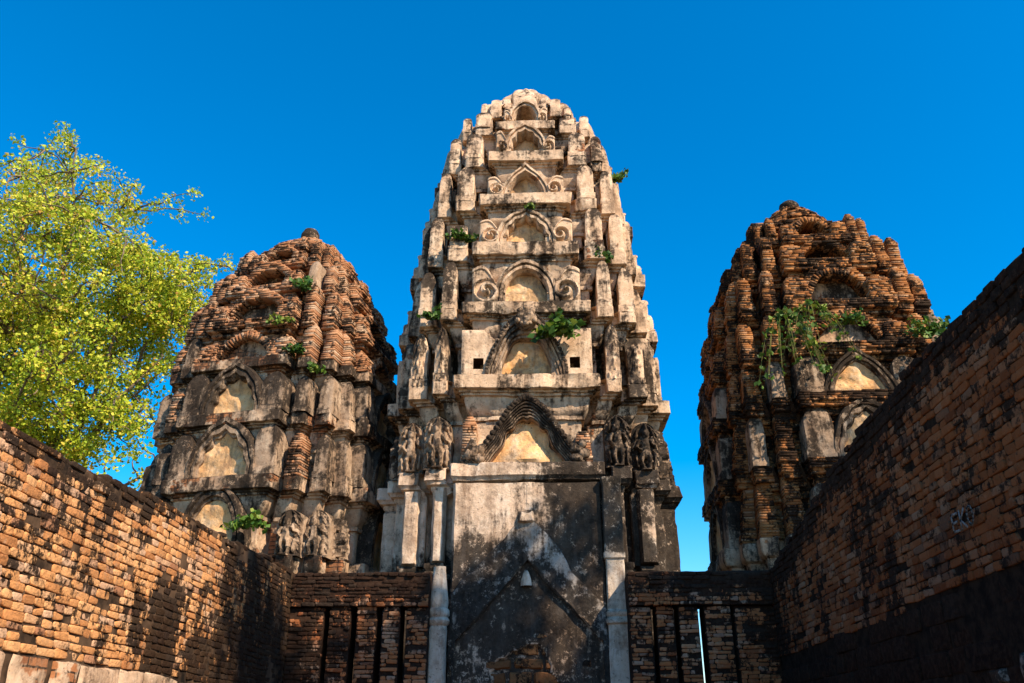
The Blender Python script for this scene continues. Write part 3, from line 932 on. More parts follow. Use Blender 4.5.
def brick_gable(parent, mat, o, right, out, a, H, D, kind, seed, d=0.0, nmat=None):
    """corbelled brick arch porch: courses between an outer gable outline and the niche opening, radial bricks on the arch"""
    b = MB()
    ho, hi = ARCH[kind]
    po = catmull(ho, 40) * (a, H); pi_ = catmull(hi, 40) * (a, H)
    wo = lambda z: float(np.interp(z, po[:, 1], po[:, 0])); 
    zi = np.maximum.accumulate(pi_[:, 1])
    wi = lambda z: float(np.interp(z, zi, pi_[:, 0], right=0.0)) if z < zi[-1] else 0.0
    z = 0; h = 0.043
    while z < H:
        A, B = wo(z + h / 2), wi(z + h / 2)
        B = min(B * 1.18, A)
        cz = o + UP * z + out * (D * 0.72)
        for sg in (-1, 1):
            lo, hi2 = (B, A) if sg > 0 else (-A, -B)
            if B <= 0.02:
                lo, hi2 = (-A, A)
                if sg < 0: continue
            if hi2 - lo > 0.05:
                p, q = cz + right * lo, cz + right * hi2
                brick_run(b, p[:2], q[:2], p[2], h, D * 0.72 + 0.12, d=d, outj=0.008)
        z += h
    # voussoirs
    s = np.concatenate([pi_ * (-1, 1), (pi_[::-1])[1:]])
    seg = np.cumsum(np.r_[0, np.linalg.norm(np.diff(s, axis=0), axis=1)])
    t = 0.04
    while t < seg[-1]:
        x = np.interp(t, seg, s[:, 0]); zz = np.interp(t, seg, s[:, 1])
        x2 = np.interp(min(t + 0.02, seg[-1]), seg, s[:, 0]); z2 = np.interp(min(t + 0.02, seg[-1]), seg, s[:, 1])
        tn = np.array((x2 - x, z2 - zz)); tn /= (np.linalg.norm(tn) + 1e-9); nr = np.array((-tn[1], tn[0]))
        L = 0.11
        c = o + right * (x + nr[0] * L / 2) + UP * (zz + nr[1] * L / 2)
        T3 = right * tn[0] + UP * tn[1]; N3 = right * nr[0] + UP * nr[1]
        u = np.array([-1, 1, 1, -1, -1, 1, 1, -1]) * 0.019; v = np.array([-1, -1, 1, 1, -1, -1, 1, 1]) * L / 2
        t += 0.052
        if fbm([[t * 1.3, seed, 0.7]], 1.0, 2, seed)[0] > 0.02: continue
        dd = np.array([D, D, D, D, 0, 0, 0, 0]) * (0.74 + 0.06 * RNG.random())
        V = c + np.outer(u, T3) + np.outer(v, N3) + np.outer(dd, out) + RNG.normal(0, 0.004, (8, 3))
        b.add(V, [(0, 1, 2, 3), (7, 6, 5, 4), (0, 4, 5, 1), (1, 5, 6, 2), (2, 6, 7, 3), (3, 7, 4, 0)], RNG.random(), d)
    b.build('pediment', mat, parent, smooth=False)
    b = MB()
    rows = []
    for q in np.linspace(0, 1, 8):
        w = s * 1.04 * (1 - q)
        rows.append(o + np.outer(w[:, 0], right) + np.outer(w[:, 1], UP) + 0.07 * out)
    P = np.array(rows); P = P + nvec(P, 5, 2, seed) * 0.015
    b.grid(P, d=0.1)
    b.build('niche', nmat or M_ST2, parent)

# ------------------------------------------------------------------ the tall middle tower
def niche_side(parent, side, z0, R0, R1, w, a, H, kind, bands, seed, setb=0.30, mats=None, sh=True, shH=0.75, vol=True, d=0.0, nd=0.0, inset=0.05, block=False, leafsh=False, fill=0.10):
    pm, nm, sm_ = mats or (M_ST, M_NICHE, M_ST)
    right, out = face_frame(side, R1)
    o = out * (R1 - setb) + UP * z0
    D = (R0 - inset) - (R1 - setb)
    pediment(parent, pm, nm, o, right, out, a, H, D, kind, bands, seed, d, nd, fill)
    if leafsh:
        for sg in (-1, 1):
            sw = w - 0.86 * a
            antefix(parent, sm_, o + right * sg * (w - sw * 0.52), right, out, sw, H * 0.84, D - 0.03, seed + sg * 5 + 40, 'plain', d + 0.05, 0.02)
    if sh:
        for sg in (-1, 1):
            sw = w - 0.62 * a - 0.01
            oo = o + right * sg * (w - 0.015 - sw)
            shoulder(parent, sm_, oo, right, out, sw, H * shH * (1 if block else random.Random(seed * 3 + sg).choice((1.0, 0.95, 0.72, 1.05, 0.85))), D - 0.06, sg, seed + sg * 7 + 20, d, vol, block)

def square_hole(parent, c, right, out, s, mat):
    # dark putlog hole: a real socket, five inner faces, framed by a thin collar
    b = MB()
    q = np.array([(-1, -1), (1, -1), (1, 1), (-1, 1)]) * s / 2
    fr = c + np.outer(q[:, 0], right) + np.outer(q[:, 1], UP)
    ou = c + np.outer(q[:, 0] * 1.35, right) + np.outer(q[:, 1] * 1.35, UP) - 0.02 * out
    bk = fr - out * 0.3
    V = np.concatenate([ou, fr, bk])
    F = [(k, (k + 1) % 4, 4 + (k + 1) % 4, 4 + k) for k in range(4)] + [(4 + k, 4 + (k + 1) % 4, 8 + (k + 1) % 4, 8 + k) for k in range(4)] + [(8, 9, 10, 11)]
    b.add(V, F, d=0.0)
    return b.build('socket', mat, parent, smooth=False)

def blades(parent, mat, z0, R0, w, H, T, seed, sides=('front', 'left', 'right'), style='plain', d=0.0, lean=0.06, brick=None, skip=None, ins=0.03):
    rr = random.Random(seed)
    bR, cR, eR = STEP[1][0] * R0, STEP[1][1] * R0, STEP[2][0] * R0
    k = 0
    for side in sides:
        right, out = face_frame(side, R0)
        spots = []
        for sg in (-1, 1):
            gR = SLOT_W * R0
            spots.append((sg * (w + gR + bR) / 2, cR, max(bR - w - gR, 0.18) * 0.95, sg))
            cs = (bR + gR + eR) / 2
            if side == 'front' or (side == 'right' and sg > 0) or (side == 'left' and sg < 0):
                spots.append((sg * cs, eR, (eR - bR - gR) * 0.95, sg))
        for x, y, ww, sg in spots:
            k += 1
            ww = min(ww, 0.46)
            if skip and skip(side, x): continue
            o = right * x + out * (y - ins - T) + UP * (z0 - 0.01)
            st = style(side, x) if callable(style) else style
            dd = d(side, x) if callable(d) else d
            if brick and rr.random() < brick[1]:
                brick_blade(parent, brick[0], o, right, out, ww, H, T, seed * 50 + k, lean=lean)
            elif st == 'carved':
                antefix(parent, M_CARVE, o, right, out, max(ww * 1.25, 0.44), H * 0.86, T - 0.06, seed * 50 + k, 'carved', dd, lean)
            else:
                antefix(parent, mat, o, right, out, ww, H, T, seed * 50 + k, st, dd, lean)

STB = ((0.46, 0.915), (0.665, 0.87), (0.80, 0.80))
def plan_first(R): return R
def middle_tower():
    root = empty('temple_tower', (-0.20, 14.40, 0))
    tag(root, 'tallest cream stucco temple tower, tiered with arched niches up to a lotus bud', 'tower')
    # ledge heights, radii, half widths of the front
    Z = [5.25, 6.69, 8.01, 9.22, 10.30, 11.36, 12.26, 12.90, 13.36]
    RR = [2.42, 2.35, 2.25, 2.13, 1.98, 1.79, 1.53, 1.13, 0.70]
    WW = [1.09, 1.13, 1.04, 0.90, 0.81, 0.69, 0.56, 0.43, 0.30]
    def dbase(P):
        x, y, z = P[..., 0], P[..., 1], P[..., 2]
        return 0.40 * sm(-0.1, 0.9, x) + 0.32 * sm(4.3, 3.7, z) - 0.22 * sm(0.0, -0.6, x) * sm(3.9, 4.3, z) + 0.1
    # base
    b = MB()
    R = RR[0]
    global plan
    prof = densify([(0, 0.06), (0.9, 0.06), (0.95, 0.0), (2.9, -0.01), (3.62, -0.02), (3.66, 0.045), (3.72, 0.05), (3.76, 0.02), (3.80, 0.045), (3.86, 0.045), (3.88, -0.03), (4.9, -0.045), (4.93, -0.02), (4.98, -0.015), (5.0, 0.04), (5.04, 0.055), (5.06, 0.085), (5.235, 0.085), (5.25, 0.07), (5.252, -0.3)], 0.06)
    # front of the base loft stands back; the middle panel is built in front of it
    cnt = counts(R, 0.06, WW[0])
    rings = []
    for z, d in prof:
        rg = ring(R, d - 0.07, z, cnt, WW[0] - d + 0.07 if z < 4.9 else WW[0] + 0.02)
        if z < 4.95:
            m = rg[:, 1] < -(R - 0.30)
            rg[m, 1] = np.maximum(rg[m, 1], -(R - 0.24) - d)
        rings.append(rg)
    loft(b, rings, 0.014, 3.0, 3, dbase)
    base = b.build('base', M_STB, root)
    # middle panel with the triangular scar of a lost gable
    out = np.array((0, -1.0, 0)); right = np.array((1.0, 0, 0))
    def wi(z): return float(np.clip((3.86 - z) * 0.92 + 0.025 * vnoise([[z * 4, 0.5, 0.2]])[0] * (z < 3.75), 0, 1.0))          # inner triangle half width
    def wo(z, sg):
        return float(np.clip((4.50 - z) * (0.93 if sg < 0 else 0.78), 0.0, 1.06))
    W = 1.075
    for sg in (-1, 1):
        b = MB(); P = []; Dd = []
        for z in np.arange(0, 4.96, 0.045):
            row = []; dr = []
            for s in np.linspace(0, 1, 30):
                u = wi(z) + (W - wi(z)) * s
                x = sg * u
                dep = R - 0.02 - (0.05 if s > 0.985 else 0)
                row.append((x, -dep, z)); dr.append(float(dbase(np.array((x, 0, z))) + 0.15 * sm(3.4, 2.6, z)))
            P.append(row); Dd.append(dr)
        P = np.array(P); P = P + nvec(P, 3, 3, 31 + sg) * 0.016
        b.grid(P, d=np.array(Dd), flip=sg < 0)
        e0, e1 = P[:, 0], P[:, -1]
        b.grid(np.array([e0, e0 + (0, 0.3, 0)]), d=0.6); b.grid(np.array([e1, e1 + (0, 0.3, 0)]), d=np.array([Dd])[0][:, -1].mean())
        b.build('front_panel', M_STB, base)
        # the gable band: a raised layer of grey plaster between the outer and inner slopes
        b = MB(); P = []; Dd = []
        for z in np.linspace(2.2, 4.47, 62):
            row = []; dr = []
            a0, a1 = wi(z) + 0.0, max(wo(z, sg), wi(z) + 0.02)
            wob = 0.09 * float(vnoise([[z * 2.2, sg * 3.1, 0.4]])[0]) + 0.045 * float(vnoise([[z * 7, sg * 3.1, 0.4]])[0])
            for s in np.linspace(0, 1, 22):
                u = a0 + (a1 + wob - a0) * s
                dep = R - 0.02 + 0.035 * float(sm(1.0, 0.94, s)) - 0.015 * (s == 1)
                row.append((sg * u, -dep, z)); dr.append(0.06 + 0.16 * float(sm(4.0, 3.4, z)) + 0.28 * float(sm(0.78, 0.35, s)) * float(sm(4.2, 3.4, z)) + 0.35 * float(sm(3.0, 2.6, z)))
            P.append(row); Dd.append(dr)
        P = np.array(P); P = P + nvec(P, 4, 3, 41 + sg) * 0.014
        b.grid(P, d=np.array(Dd), flip=sg < 0)
        e0 = P[:, 0]; b.grid(np.array([e0, e0 + (0, 0.12, 0)]), d=0.6)
        b.build('gable_band', M_GABLE, base)
        # thin raised line of the inner gable
        b = MB(); rows = []
        for z in np.linspace(2.80, 3.9, 30):
            u = max((3.87 - z) * 0.92, 0.0) + 0.02 * float(vnoise([[z * 4, sg, 0.2]])[0])
            rows.append([(sg * (u + q), -(R + hh), z + q * 0.3) for q, hh in ((-.03, -.1), (-.03, .0), (.0, .016), (.03, .01), (.04, -.03))])
        P = np.array(rows); P = P + nvec(P, 3, 3, 51) * 0.035
        b.grid(P, d=0.6, flip=sg < 0)
        b.build('gable_moulding', M_STB, base)
    # blackened plaster inside the old gable, with laterite showing where it fell off
    def bare(x, z):
        return 0.52 - np.hypot((x + 0.05) / 0.95, (z - 2.2) / 1.05) + 0.36 * fbm(np.stack([x, 0 * x + 2.2, z], -1), 2.4, 3, 91)
    b = MB()
    GX, GZ = np.meshgrid(np.linspace(-1.05, 1.05, 76), np.linspace(0, 3.82, 130), indexing='ij')
    q = bare(GX, GZ)
    P = np.stack([GX, -(R - 0.055) + 0.07 * sm(0.0, 0.05, q), GZ], -1)
    P = P + nvec(P, 4, 3, 93) * 0.02
    b.grid(P, d=0.40 + 0.1 * fbm(P, 1.5, 2, 94) - 0.40 * sm(-0.03, 0.0, q) * sm(0.04, 0.01, q))
    b.build('doorway_plaster', M_STB, base)
    b = MB()
    fr = (np.array((0, -(R - 0.11), 0)), right, out)
    z = 1.2
    while z < 3.3:
        h = RNG.uniform(0.15, 0.23); u = -1.0 + RNG.uniform(0, .2)
        while u < 0.95:
            L = RNG.uniform(0.26, 0.42)
            blk(b, fr, u, u + L - 0.004, z, z + h - 0.004, 0.03 + RNG.uniform(-.01, .012), 0.02 + 0.25 * abs(u + L / 2), 0.035, 0.015)
            u += L
        z += h
    b.build('doorway_infill', M_LAT, base)
    # little bright niche at the head of the doorway
    b = MB()
    relief(b, np.array((-0.03, -(R - 0.01), 3.50)), right, out, 0.075, 0.21, 0.04, lambda V: (1.0 - 0.75 * V ** 2, 1.0 - 0.75 * V ** 2), lambda S, V, X: 0.0 * S, seed=5, amp=0.014, res=0.02)
    b.build('plaster_patch', M_COLUMN, base)
    # broken projecting stone at the gable's tip
    b = MB()
    blk(b, (np.array((0, -R, 0)), right, out), -0.13, 0.10, 4.36, 4.55, 0.10, 0.1, 0.05)
    b.build('broken_finial', M_STB, base)
    # round column on the left, square pilaster on the right
    b = MB(); rows = []
    for z, r in densify([(0, .15), (0.5, .15), (0.55, .125), (2.9, .12), (2.95, .115), (2.98, .145), (3.02, .155), (3.06, .13), (3.09, .15), (3.15, .15), (3.18, .125), (3.25, .135), (3.45, .115), (3.68, .085), (3.72, .085)], 0.06):
        sq = 1.0 if z < 2.95 else 0.0
        t = np.linspace(0, 2 * math.pi, 21)[:-1]
        k = (np.maximum(np.abs(np.cos(t)), np.abs(np.sin(t))) ** -0.8) if sq else 1.0
        rows.append(np.c_[-1.20 + r * np.cos(t) * k, -2.62 + r * np.sin(t) * k, np.full(20, z)])
    P = np.array(rows); P = P + nvec(P, 4, 3, 61) * 0.012
    b.grid(P, closed=True, d=-0.1)
    b.build('column', M_COLUMN, root)
    b = MB(); rows = []
    for z, hw_, dd in densify2([(0, .15, .06), (0.5, .15, .06), (0.55, .13, .03), (2.98, .13, .03), (3.0, .15, .06), (3.05, .155, .065), (3.08, .14, .045), (3.10, .15, .06), (3.14, .15, .06), (3.17, .13, .03), (3.84, .125, .025), (3.86, .145, .05), (3.93, .15, .055), (3.95, .135, .05), (4.9, .135, .05), (4.94, .15, .07), (5.0, .155, .075)], 0.07):
        yb, yf = -2.2, -(R + 0.02 + dd)
        rows.append([(1.20 - hw_, yb, z), (1.20 - hw_, yf + .015, z), (1.20 - hw_ + .015, yf, z), (1.20, yf, z), (1.20 + hw_ - .015, yf, z), (1.20 + hw_, yf + .015, z), (1.20 + hw_, yb, z)])
    P = np.array(rows); P = P + nvec(P, 4, 3, 63) * 0.012
    b.grid(P, d=dbase(P) * 0.55 + 0.42 * sm(3.9, 4.0, P[..., 2]) - 0.35 * sm(3.95, 3.8, P[..., 2]))
    b.build('pilaster', M_COLUMN, root)
    # narrow flat pilasters on the left redents, ending in a moulded foot
    for x, y, wd in ((-1.30, -2.19, 0.10), (-1.74, -1.98, 0.13), (1.75, -1.98, 0.13)):
        b = MB()
        fr2 = (np.array((x, y, 0)), right, out)
        blk(b, fr2, -wd, wd, 3.86, 4.98, 0.0, 0.5 if x > 0 else -0.12, 0.012)
        b.build('pilaster', M_STB, root)

    spec = [ # arch half width (x w), height, kind, bands, shoulders, blade height, style
        (0.74, 1.04, 'wave', 6, False, 1.02), (0.56, 1.02, 'bell', 3, True, 1.04), (0.54, 0.80, 'round', 2, True, 0.98),
        (0.60, 0.68, 'cusp', 2, True, 0.90), (0.58, 0.68, 'ogee', 2, True, 0.86), (0.62, 0.66, 'cusp', 2, True, 0.74), (0.58, 0.54, 'round', 2, True, 0.54)]
    for k in range(7):
        z0, z1, R0, R1, w0, w1 = Z[k], Z[k + 1], RR[k], RR[k + 1], WW[k], WW[k + 1]
        dk = (lambda P: 0.12 * sm(0.3, 1.2, P[..., 0]) - 0.05) if k == 0 else (lambda P: -0.01 + 0.10 * sm(10.5, 7.5, P[..., 2]))
        t = stucco_tier(root, M_ST, z0, z1, R0, R1, w0, w1, 100 + k, sp=0.055, setb=0.30 - 0.012 * k, dirt=dk, scale=1.0 if k < 2 else 1.32)
        fa, H, kind, bands, sh, bh = spec[k]
        for side in ('front', 'left', 'right'):
            mats = (M_CARVE if k < 2 else M_ST, M_NICHE, M_ST)
            niche_side(t, side, z0, R0, R1, min(w0, w1), fa * w0, H, kind, bands, 200 + 10 * k + len(side), setb=0.30 - 0.012 * k, mats=mats, sh=sh, shH=0.80 if k == 1 else 0.88, vol=k >= 2, fill=0.10 if k < 2 else 0.15, d=-0.12 if k > 2 else 0.0, block=k == 1)
        style = (lambda s, x: 'carved') if k == 0 else ((lambda s, x: 'leaf') if k == 1 else 'plain')
        dd = (lambda s, x: 0.34 if (s == 'right' or x > 1.2) else 0.0) if k == 0 else (0.14, 0.14, 0.16, 0.10, 0.04, 0.0, -0.03)[k]
        blades(t, M_ST if k else M_CARVE, z0, R0, w0, bh * 0.98, 0.22, 300 + k, style=style, d=dd, lean=0.03 + 0.02 * k)
        if k == 1:
            # grinning mask at the top of the arch
            b = MB(); c = np.array((0, -(R0 - 0.02), z0 + 0.93))
            lump(b, c, 0.17, 0.1, out, 5, 0.1, 12)
            for x, z_, r in ((-.07, .04, .045), (.07, .04, .045), (0, -.02, .04), (-.13, -.05, .05), (.13, -.05, .05), (-.1, .13, .05), (.1, .13, .05), (0, .16, .06), (0, -.11, .05), (-.06, -.1, .035), (.06, -.1, .035)):
                lump(b, c + right * x + UP * z_ + out * 0.13 * (1 - (abs(x) + abs(z_)) * 2), r, 0.04, out, int(900 + x * 100 + z_ * 50), 0.0, 8)
            b.build('mask_carving', M_CARVE, t)
            # worn seated figure in the niche
            b = MB(); c = np.array((0, -(R1 - 0.30) - 0.07, z0 + 0.04))
            for dx, dz, rx, rz in ((0, .46, .05, .06), (0, .30, .085, .13), (0, .09, .17, .07), (-.10, .27, .035, .1), (.10, .27, .035, .1)):
                th = np.linspace(0, math.pi, 9); ph = np.linspace(0, 2 * math.pi, 13)[:-1]
                P = np.array([[(math.sin(a) * math.cos(p) * rx, math.sin(a) * math.sin(p) * 0.08, math.cos(a) * rz) for p in ph] for a in th]) + c + (dx, 0, dz)
                P = P + nvec(P, 9, 2, 3) * 0.012
                b.grid(P, closed=True, d=-0.1, flip=True)
            b.build('seated_figure', M_NICHE, t)
        if k == 0:
            # worn brick stubs beside the big arch, scroll lumps at its feet, the stub of a lost figure inside
            for x, h_ in ((-0.86, 0.78), (0.84, 0.55)):
                brick_blade(t, M_BR_L, np.array((x, -(R0 - 0.30), z0 - 0.01)), right, out, 0.24, h_, 0.2, 77, lean=0.05)
            for sg in (-1, 1):
                b = MB()
                for q in range(7):
                    lump(b, np.array((sg * (0.70 + 0.055 * (q % 4)), -(R0 - 0.04), z0 + 0.07 + 0.07 * (q // 2))), 0.075, .05, out, 600 + q + sg, 0.25 if sg > 0 else 0.1, 8)
                b.build('scroll_foot', M_CARVE, t)
            b = MB(); rows = []
            for f, hw_, dp in ((0, .52, .10), (.12, .50, .16), (.3, .38, .14), (.45, .25, .11), (.58, .15, .10), (.68, .1, .09), (.74, .02, .05)):
                t_ = np.linspace(0, math.pi, 13)
                rows.append(np.c_[hw_ * np.cos(t_) - 0.03, -(R1 - 0.30) - dp * np.sin(t_) - 0.02, np.full(13, z0 + 1.14 * f * 0.85)])
            P = np.array(rows); P = P + nvec(P, 4, 3, 71) * 0.05
            b.grid(P, d=-0.15)
            b.build('figure_remnant', M_NICHE, t)
    # top: two small rings of leaning petals and a ribbed lotus bud
    for k in (7, 8):
        z0, R0 = Z[k], RR[k]
        z1 = Z[k + 1] if k == 7 else 13.72
        R1 = RR[k + 1] if k == 7 else 0.48
        t = stucco_tier(root, M_ST, z0, z1, R0, R1, WW[k], (WW[k + 1] if k == 7 else 0.2), 120 + k, sp=0.05, setb=0.16, dirt=lambda P: -0.08 + 0 * P[..., 0])
        blades(t, M_ST, z0, R0, WW[k], 0.58 if k == 7 else 0.5, 0.20, 340 + k, lean=0.22, d=-0.08)
        right_, out_ = face_frame('front', R0)
        for side in ('front', 'left', 'right'):
            r_, o_ = face_frame(side, R0)
            antefix(t, M_ST, o_ * (R0 - 0.24) + UP * z0, r_, o_, WW[k] * 1.2, 0.5, 0.2, 377 + k, 'plain', -0.08, 0.15)
    b = MB(); rows = []
    n = 72
    for z, r in densify([(13.5, .50), (13.68, .54), (13.84, .50), (13.98, .42), (14.10, .31), (14.18, .22), (14.23, .14), (14.25, .03)], 0.035):
        t = np.linspace(0, 2 * math.pi, n + 1)[:-1]
        rr = r * (1 + 0.07 * np.cos(12 * t))
        rows.append(np.c_[rr * np.cos(t), rr * np.sin(t), np.full(n, z)])
    P = np.array(rows); P = P + nvec(P, 5, 3, 81) * 0.014
    b.grid(P, closed=True, d=-0.08)
    b.build('lotus_bud', M_ST, root)
    return root

def densify2(pr, sp):
    out = [pr[0]]
    for a, c in zip(pr[:-1], pr[1:]):
        n = max(1, int(math.hypot(c[0] - a[0], c[1] - a[1]) / sp))
        for k in range(1, n + 1): out.append(tuple(a[i] + (c[i] - a[i]) * k / n for i in range(3)))
    return out

# ------------------------------------------------------------------ the two lower brick towers
def brick_tower(loc, rz, label, Z, RR, nst, zb, top, mats, seed, arches, finial, dark=0.0, pst=0):
    mst, mbr = mats
    root = empty('temple_tower', loc, rz)
    tag(root, label, 'tower')
    R = RR[0]
    # base below the first ledge
    b = MB()
    cnt = counts(R, 0.08)
    prof = densify([(0, 0.05), (zb - 0.9, 0.0), (zb - 0.86, -0.05), (zb - 0.30, -0.06), (zb - 0.27, 0.0), (zb - 0.2, 0.03), (zb - 0.01, 0.03), (zb, 0.01), (zb + 0.003, -0.4)], 0.07)
    loft(b, [ring(R, d, z, cnt) for z, d in prof], 0.016, 3, seed, lambda P: 0.15 + 0 * P[..., 0])
    b.build('base', mst, root)
    for k in range(len(Z) - 1):
        z0, z1, R0, R1 = Z[k], Z[k + 1], RR[k], RR[k + 1]
        w0, w1 = 0.46 * R0, 0.46 * R1
        fa, fh, kind = arches[k]
        H = fh * (z1 - z0)
        if k < nst:
            t = stucco_tier(root, mst, z0, z1, R0, R1, w0, w1, seed + k, sp=0.06, setb=0.27, amp=0.016, scale=1.15, fd=0.16, wd=-0.14, dirt=lambda P: 0.0 + dark * sm(0.3, -1.0, P[..., 0]))
            for side in ('front', 'left', 'right'):
                niche_side(t, side, z0, R0, R1, w0, fa * w0, H, kind, 2, seed + 20 + k, setb=0.27, mats=(M_CARVE, M_NICHE, M_CARVE), sh=False, leafsh=k > 0, d=0.08, fill=0.15)
            blades(t, M_CARVE, z0, R0, w0, (z1 - z0) * 0.68, 0.2, seed + 40 + k, style=(lambda s, x: 'carved') if k == 0 else 'plain', d=(lambda s, x: (0.02 if k == 0 else 0.12) + dark * float(sm(0.3, -1.0, x))), lean=0.03, brick=(mbr, 0.0 if k == 0 else 0.3))
        else:
            t = brick_tier(root, mbr, z0, z1, R0, R1, w0, w1, seed + k, dirt=-0.04 + dark * 0.3, setb=min(0.24, (R0 - R1) + 0.2), ruin=0.05)
            small = z1 - z0 < 0.62
            for side in ('front', 'left', 'right'):
                right, out = face_frame(side, R1)
                s = 0.24
                o = out * (R1 - s) + UP * z0
                if k < pst:
                    niche_side(t, side, z0, R0, R1, w0, fa * w0, H, kind, 2, seed + 20 + k, setb=s, mats=(M_CARVE, M_NICHE, M_CARVE), sh=False, leafsh=True, d=0.06, fill=0.13)
                    continue
                brick_gable(t, mbr, o, right, out, fa * w0, H, (R0 - 0.05) - (R1 - s), kind, seed + 60 + k)
                for sg in (-1, 1):
                    sw = w0 - 0.7 * fa * w0
                    brick_blade(t, mbr, o + right * sg * (w0 - sw / 2), right, out, sw, H * 0.62, (R0 - 0.07) - (R1 - s), seed + k * 3 + sg, lean=0.04)
            blades(t, M_CARVE, z0, R0, w0, (z1 - z0) * 0.86, 0.2, seed + 40 + k, d=0.0, lean=0.08, brick=(mbr, 0.93 if k >= pst else 0.75))
    # crown: low brick dome
    b = MB()
    zt = Z[-1]; Rt = RR[-1]; z = zt - 0.05
    while z < top:
        f = (z - zt) / (top - zt)
        r = Rt * (0.84 * max(0.0, 1 - max(f, 0) ** 1.25) + 0.16)
        n = 16
        pts = [(r * math.cos(2 * math.pi * j / n), r * math.sin(2 * math.pi * j / n)) for j in range(n)]
        for j in range(n):
            brick_run(b, pts[j], pts[(j + 1) % n], z, 0.045, 0.2 + 0.3 * r, d=-0.03, outj=0.022)
        z += 0.045
    b.build('crown', mbr, root, smooth=False)
    b = MB(); rows = []
    t = np.linspace(0, 2 * math.pi, 25)[:-1]
    r0, h0 = finial
    for f, r in densify([(-.3, .8), (0, .9), (.25, 1.0), (.6, .98), (.9, .75), (1, .4), (1.02, .02)], 0.2):
        rows.append(np.c_[r0 * r * np.cos(t), r0 * r * np.sin(t), np.full(24, top - 0.03 + h0 * f)])
    P = np.array(rows); P = P + nvec(P, 6, 3, seed) * 0.03
    b.grid(P, closed=True, d=0.45)
    b.build('finial', M_CARVE, root)
    return root

T_MID = middle_tower()
T_LEFT = brick_tower((-4.61, 14.6, 0), R_(-11.5), 'brick temple tower on the left with grey stucco niches, knob on its rounded top', 
    [4.05, 5.27, 6.34, 7.33, 8.12, 8.89, 9.58, 10.17], [2.08, 2.05, 2.0, 1.9, 1.78, 1.52, 1.20, 0.80], 3, 4.05, 10.72,
    (M_ST2, M_BR_L), 1000, [(0.62, 0.95, 'round'), (0.66, 0.92, 'cusp'), (0.62, 0.90, 'cusp'), (0.80, 0.80, 'ogee'), (0.80, 0.86, 'round'), (0.78, 0.86, 'round'), (0.75, 0.8, 'round')], (0.19, 0.30))
T_RIGHT = brick_tower((5.15, 14.8, 0), R_(-1.5), 'dark orange brick temple tower on the right, partly hidden by the shaded wall', 
    [4.36, 5.50, 6.57, 7.43, 8.32, 9.25, 9.99, 10.69], [2.2, 2.2, 2.18, 2.12, 2.0, 1.74, 1.30, 0.76], 0, 4.36, 11.42,
    (M_ST2, M_BR_R), 2000, [(0.62, 0.92, 'cusp'), (0.60, 0.92, 'cusp'), (0.62, 0.92, 'ogee'), (0.80, 0.9, 'ogee'), (0.78, 0.88, 'bell'), (0.74, 0.85, 'ogee'), (0.74, 0.8, 'round')], (0.20, 0.16), 0.16, 3)

# ------------------------------------------------------------------ trees and plants
def tube(b, pts, r0, r1, n=6, d=0.0):
    pts = np.array(pts, float)
    t = np.gradient(pts, axis=0); t /= (np.linalg.norm(t, axis=1, keepdims=True) + 1e-9)
    ref = np.where(np.abs(t[:, 2:3]) > 0.9, np.array([[1.0, 0, 0]]), np.array([[0, 0, 1.0]]))
    u = np.cross(t, ref); u /= (np.linalg.norm(u, axis=1, keepdims=True) + 1e-9); v = np.cross(t, u)
    a = np.linspace(0, 2 * math.pi, n + 1)[:-1]
    rr = np.linspace(r0, r1, len(pts))
    P = pts[:, None] + rr[:, None, None] * (np.cos(a)[None, :, None] * u[:, None] + np.sin(a)[None, :, None] * v[:, None])
    b.grid(P, closed=True, d=d)

def curve_pts(a, c, n, wob, sag=0.0):
    a = np.array(a, float); c = np.array(c, float)
    t = np.linspace(0, 1, n)[:, None]
    p = a + (c - a) * t
    L = np.linalg.norm(c - a)
    p = p + nvec(p, 1.3 / max(L, .3) * 2, 2, RNG.integers(999)) * wob * L * np.sin(t * math.pi)
    p[:, 2] += sag * L * np.sin(t[:, 0] * math.pi)
    return p

def leaves(b, cen, rad, n, size, tone=0.0, spread_r=0.25, droop=0.0):
    d = RNG.normal(0, 1, (n, 3)); d /= np.linalg.norm(d, axis=1, keepdims=True)
    c = cen + d * rad * RNG.random((n, 1)) ** 0.45 * np.array((1, 1, 0.75))
    ax = RNG.normal(0, 1, (n, 3)); ax[:, 2] -= droop; ax /= np.linalg.norm(ax, axis=1, keepdims=True)
    sd = np.cross(ax, RNG.normal(0, 1, (n, 3))); sd /= (np.linalg.norm(sd, axis=1, keepdims=True) + 1e-9)
    nn = np.cross(ax, sd)
    L = size * RNG.uniform(0.5, 1.4, (n, 1)); Wd = L * 0.36
    V = np.stack([c - ax * L * .5, c + sd * Wd + nn * Wd * .35, c + ax * L * .5, c - sd * Wd + nn * Wd * .35], 1).reshape(-1, 3)
    F = []
    for k in range(n):
        q = k * 4
        F += [(q, q + 1, q + 2), (q, q + 2, q + 3)]
    r = np.repeat(np.clip(0.5 + tone + RNG.normal(0, spread_r, n), 0, 1), 4)
    b.add(V, F, r, 0)

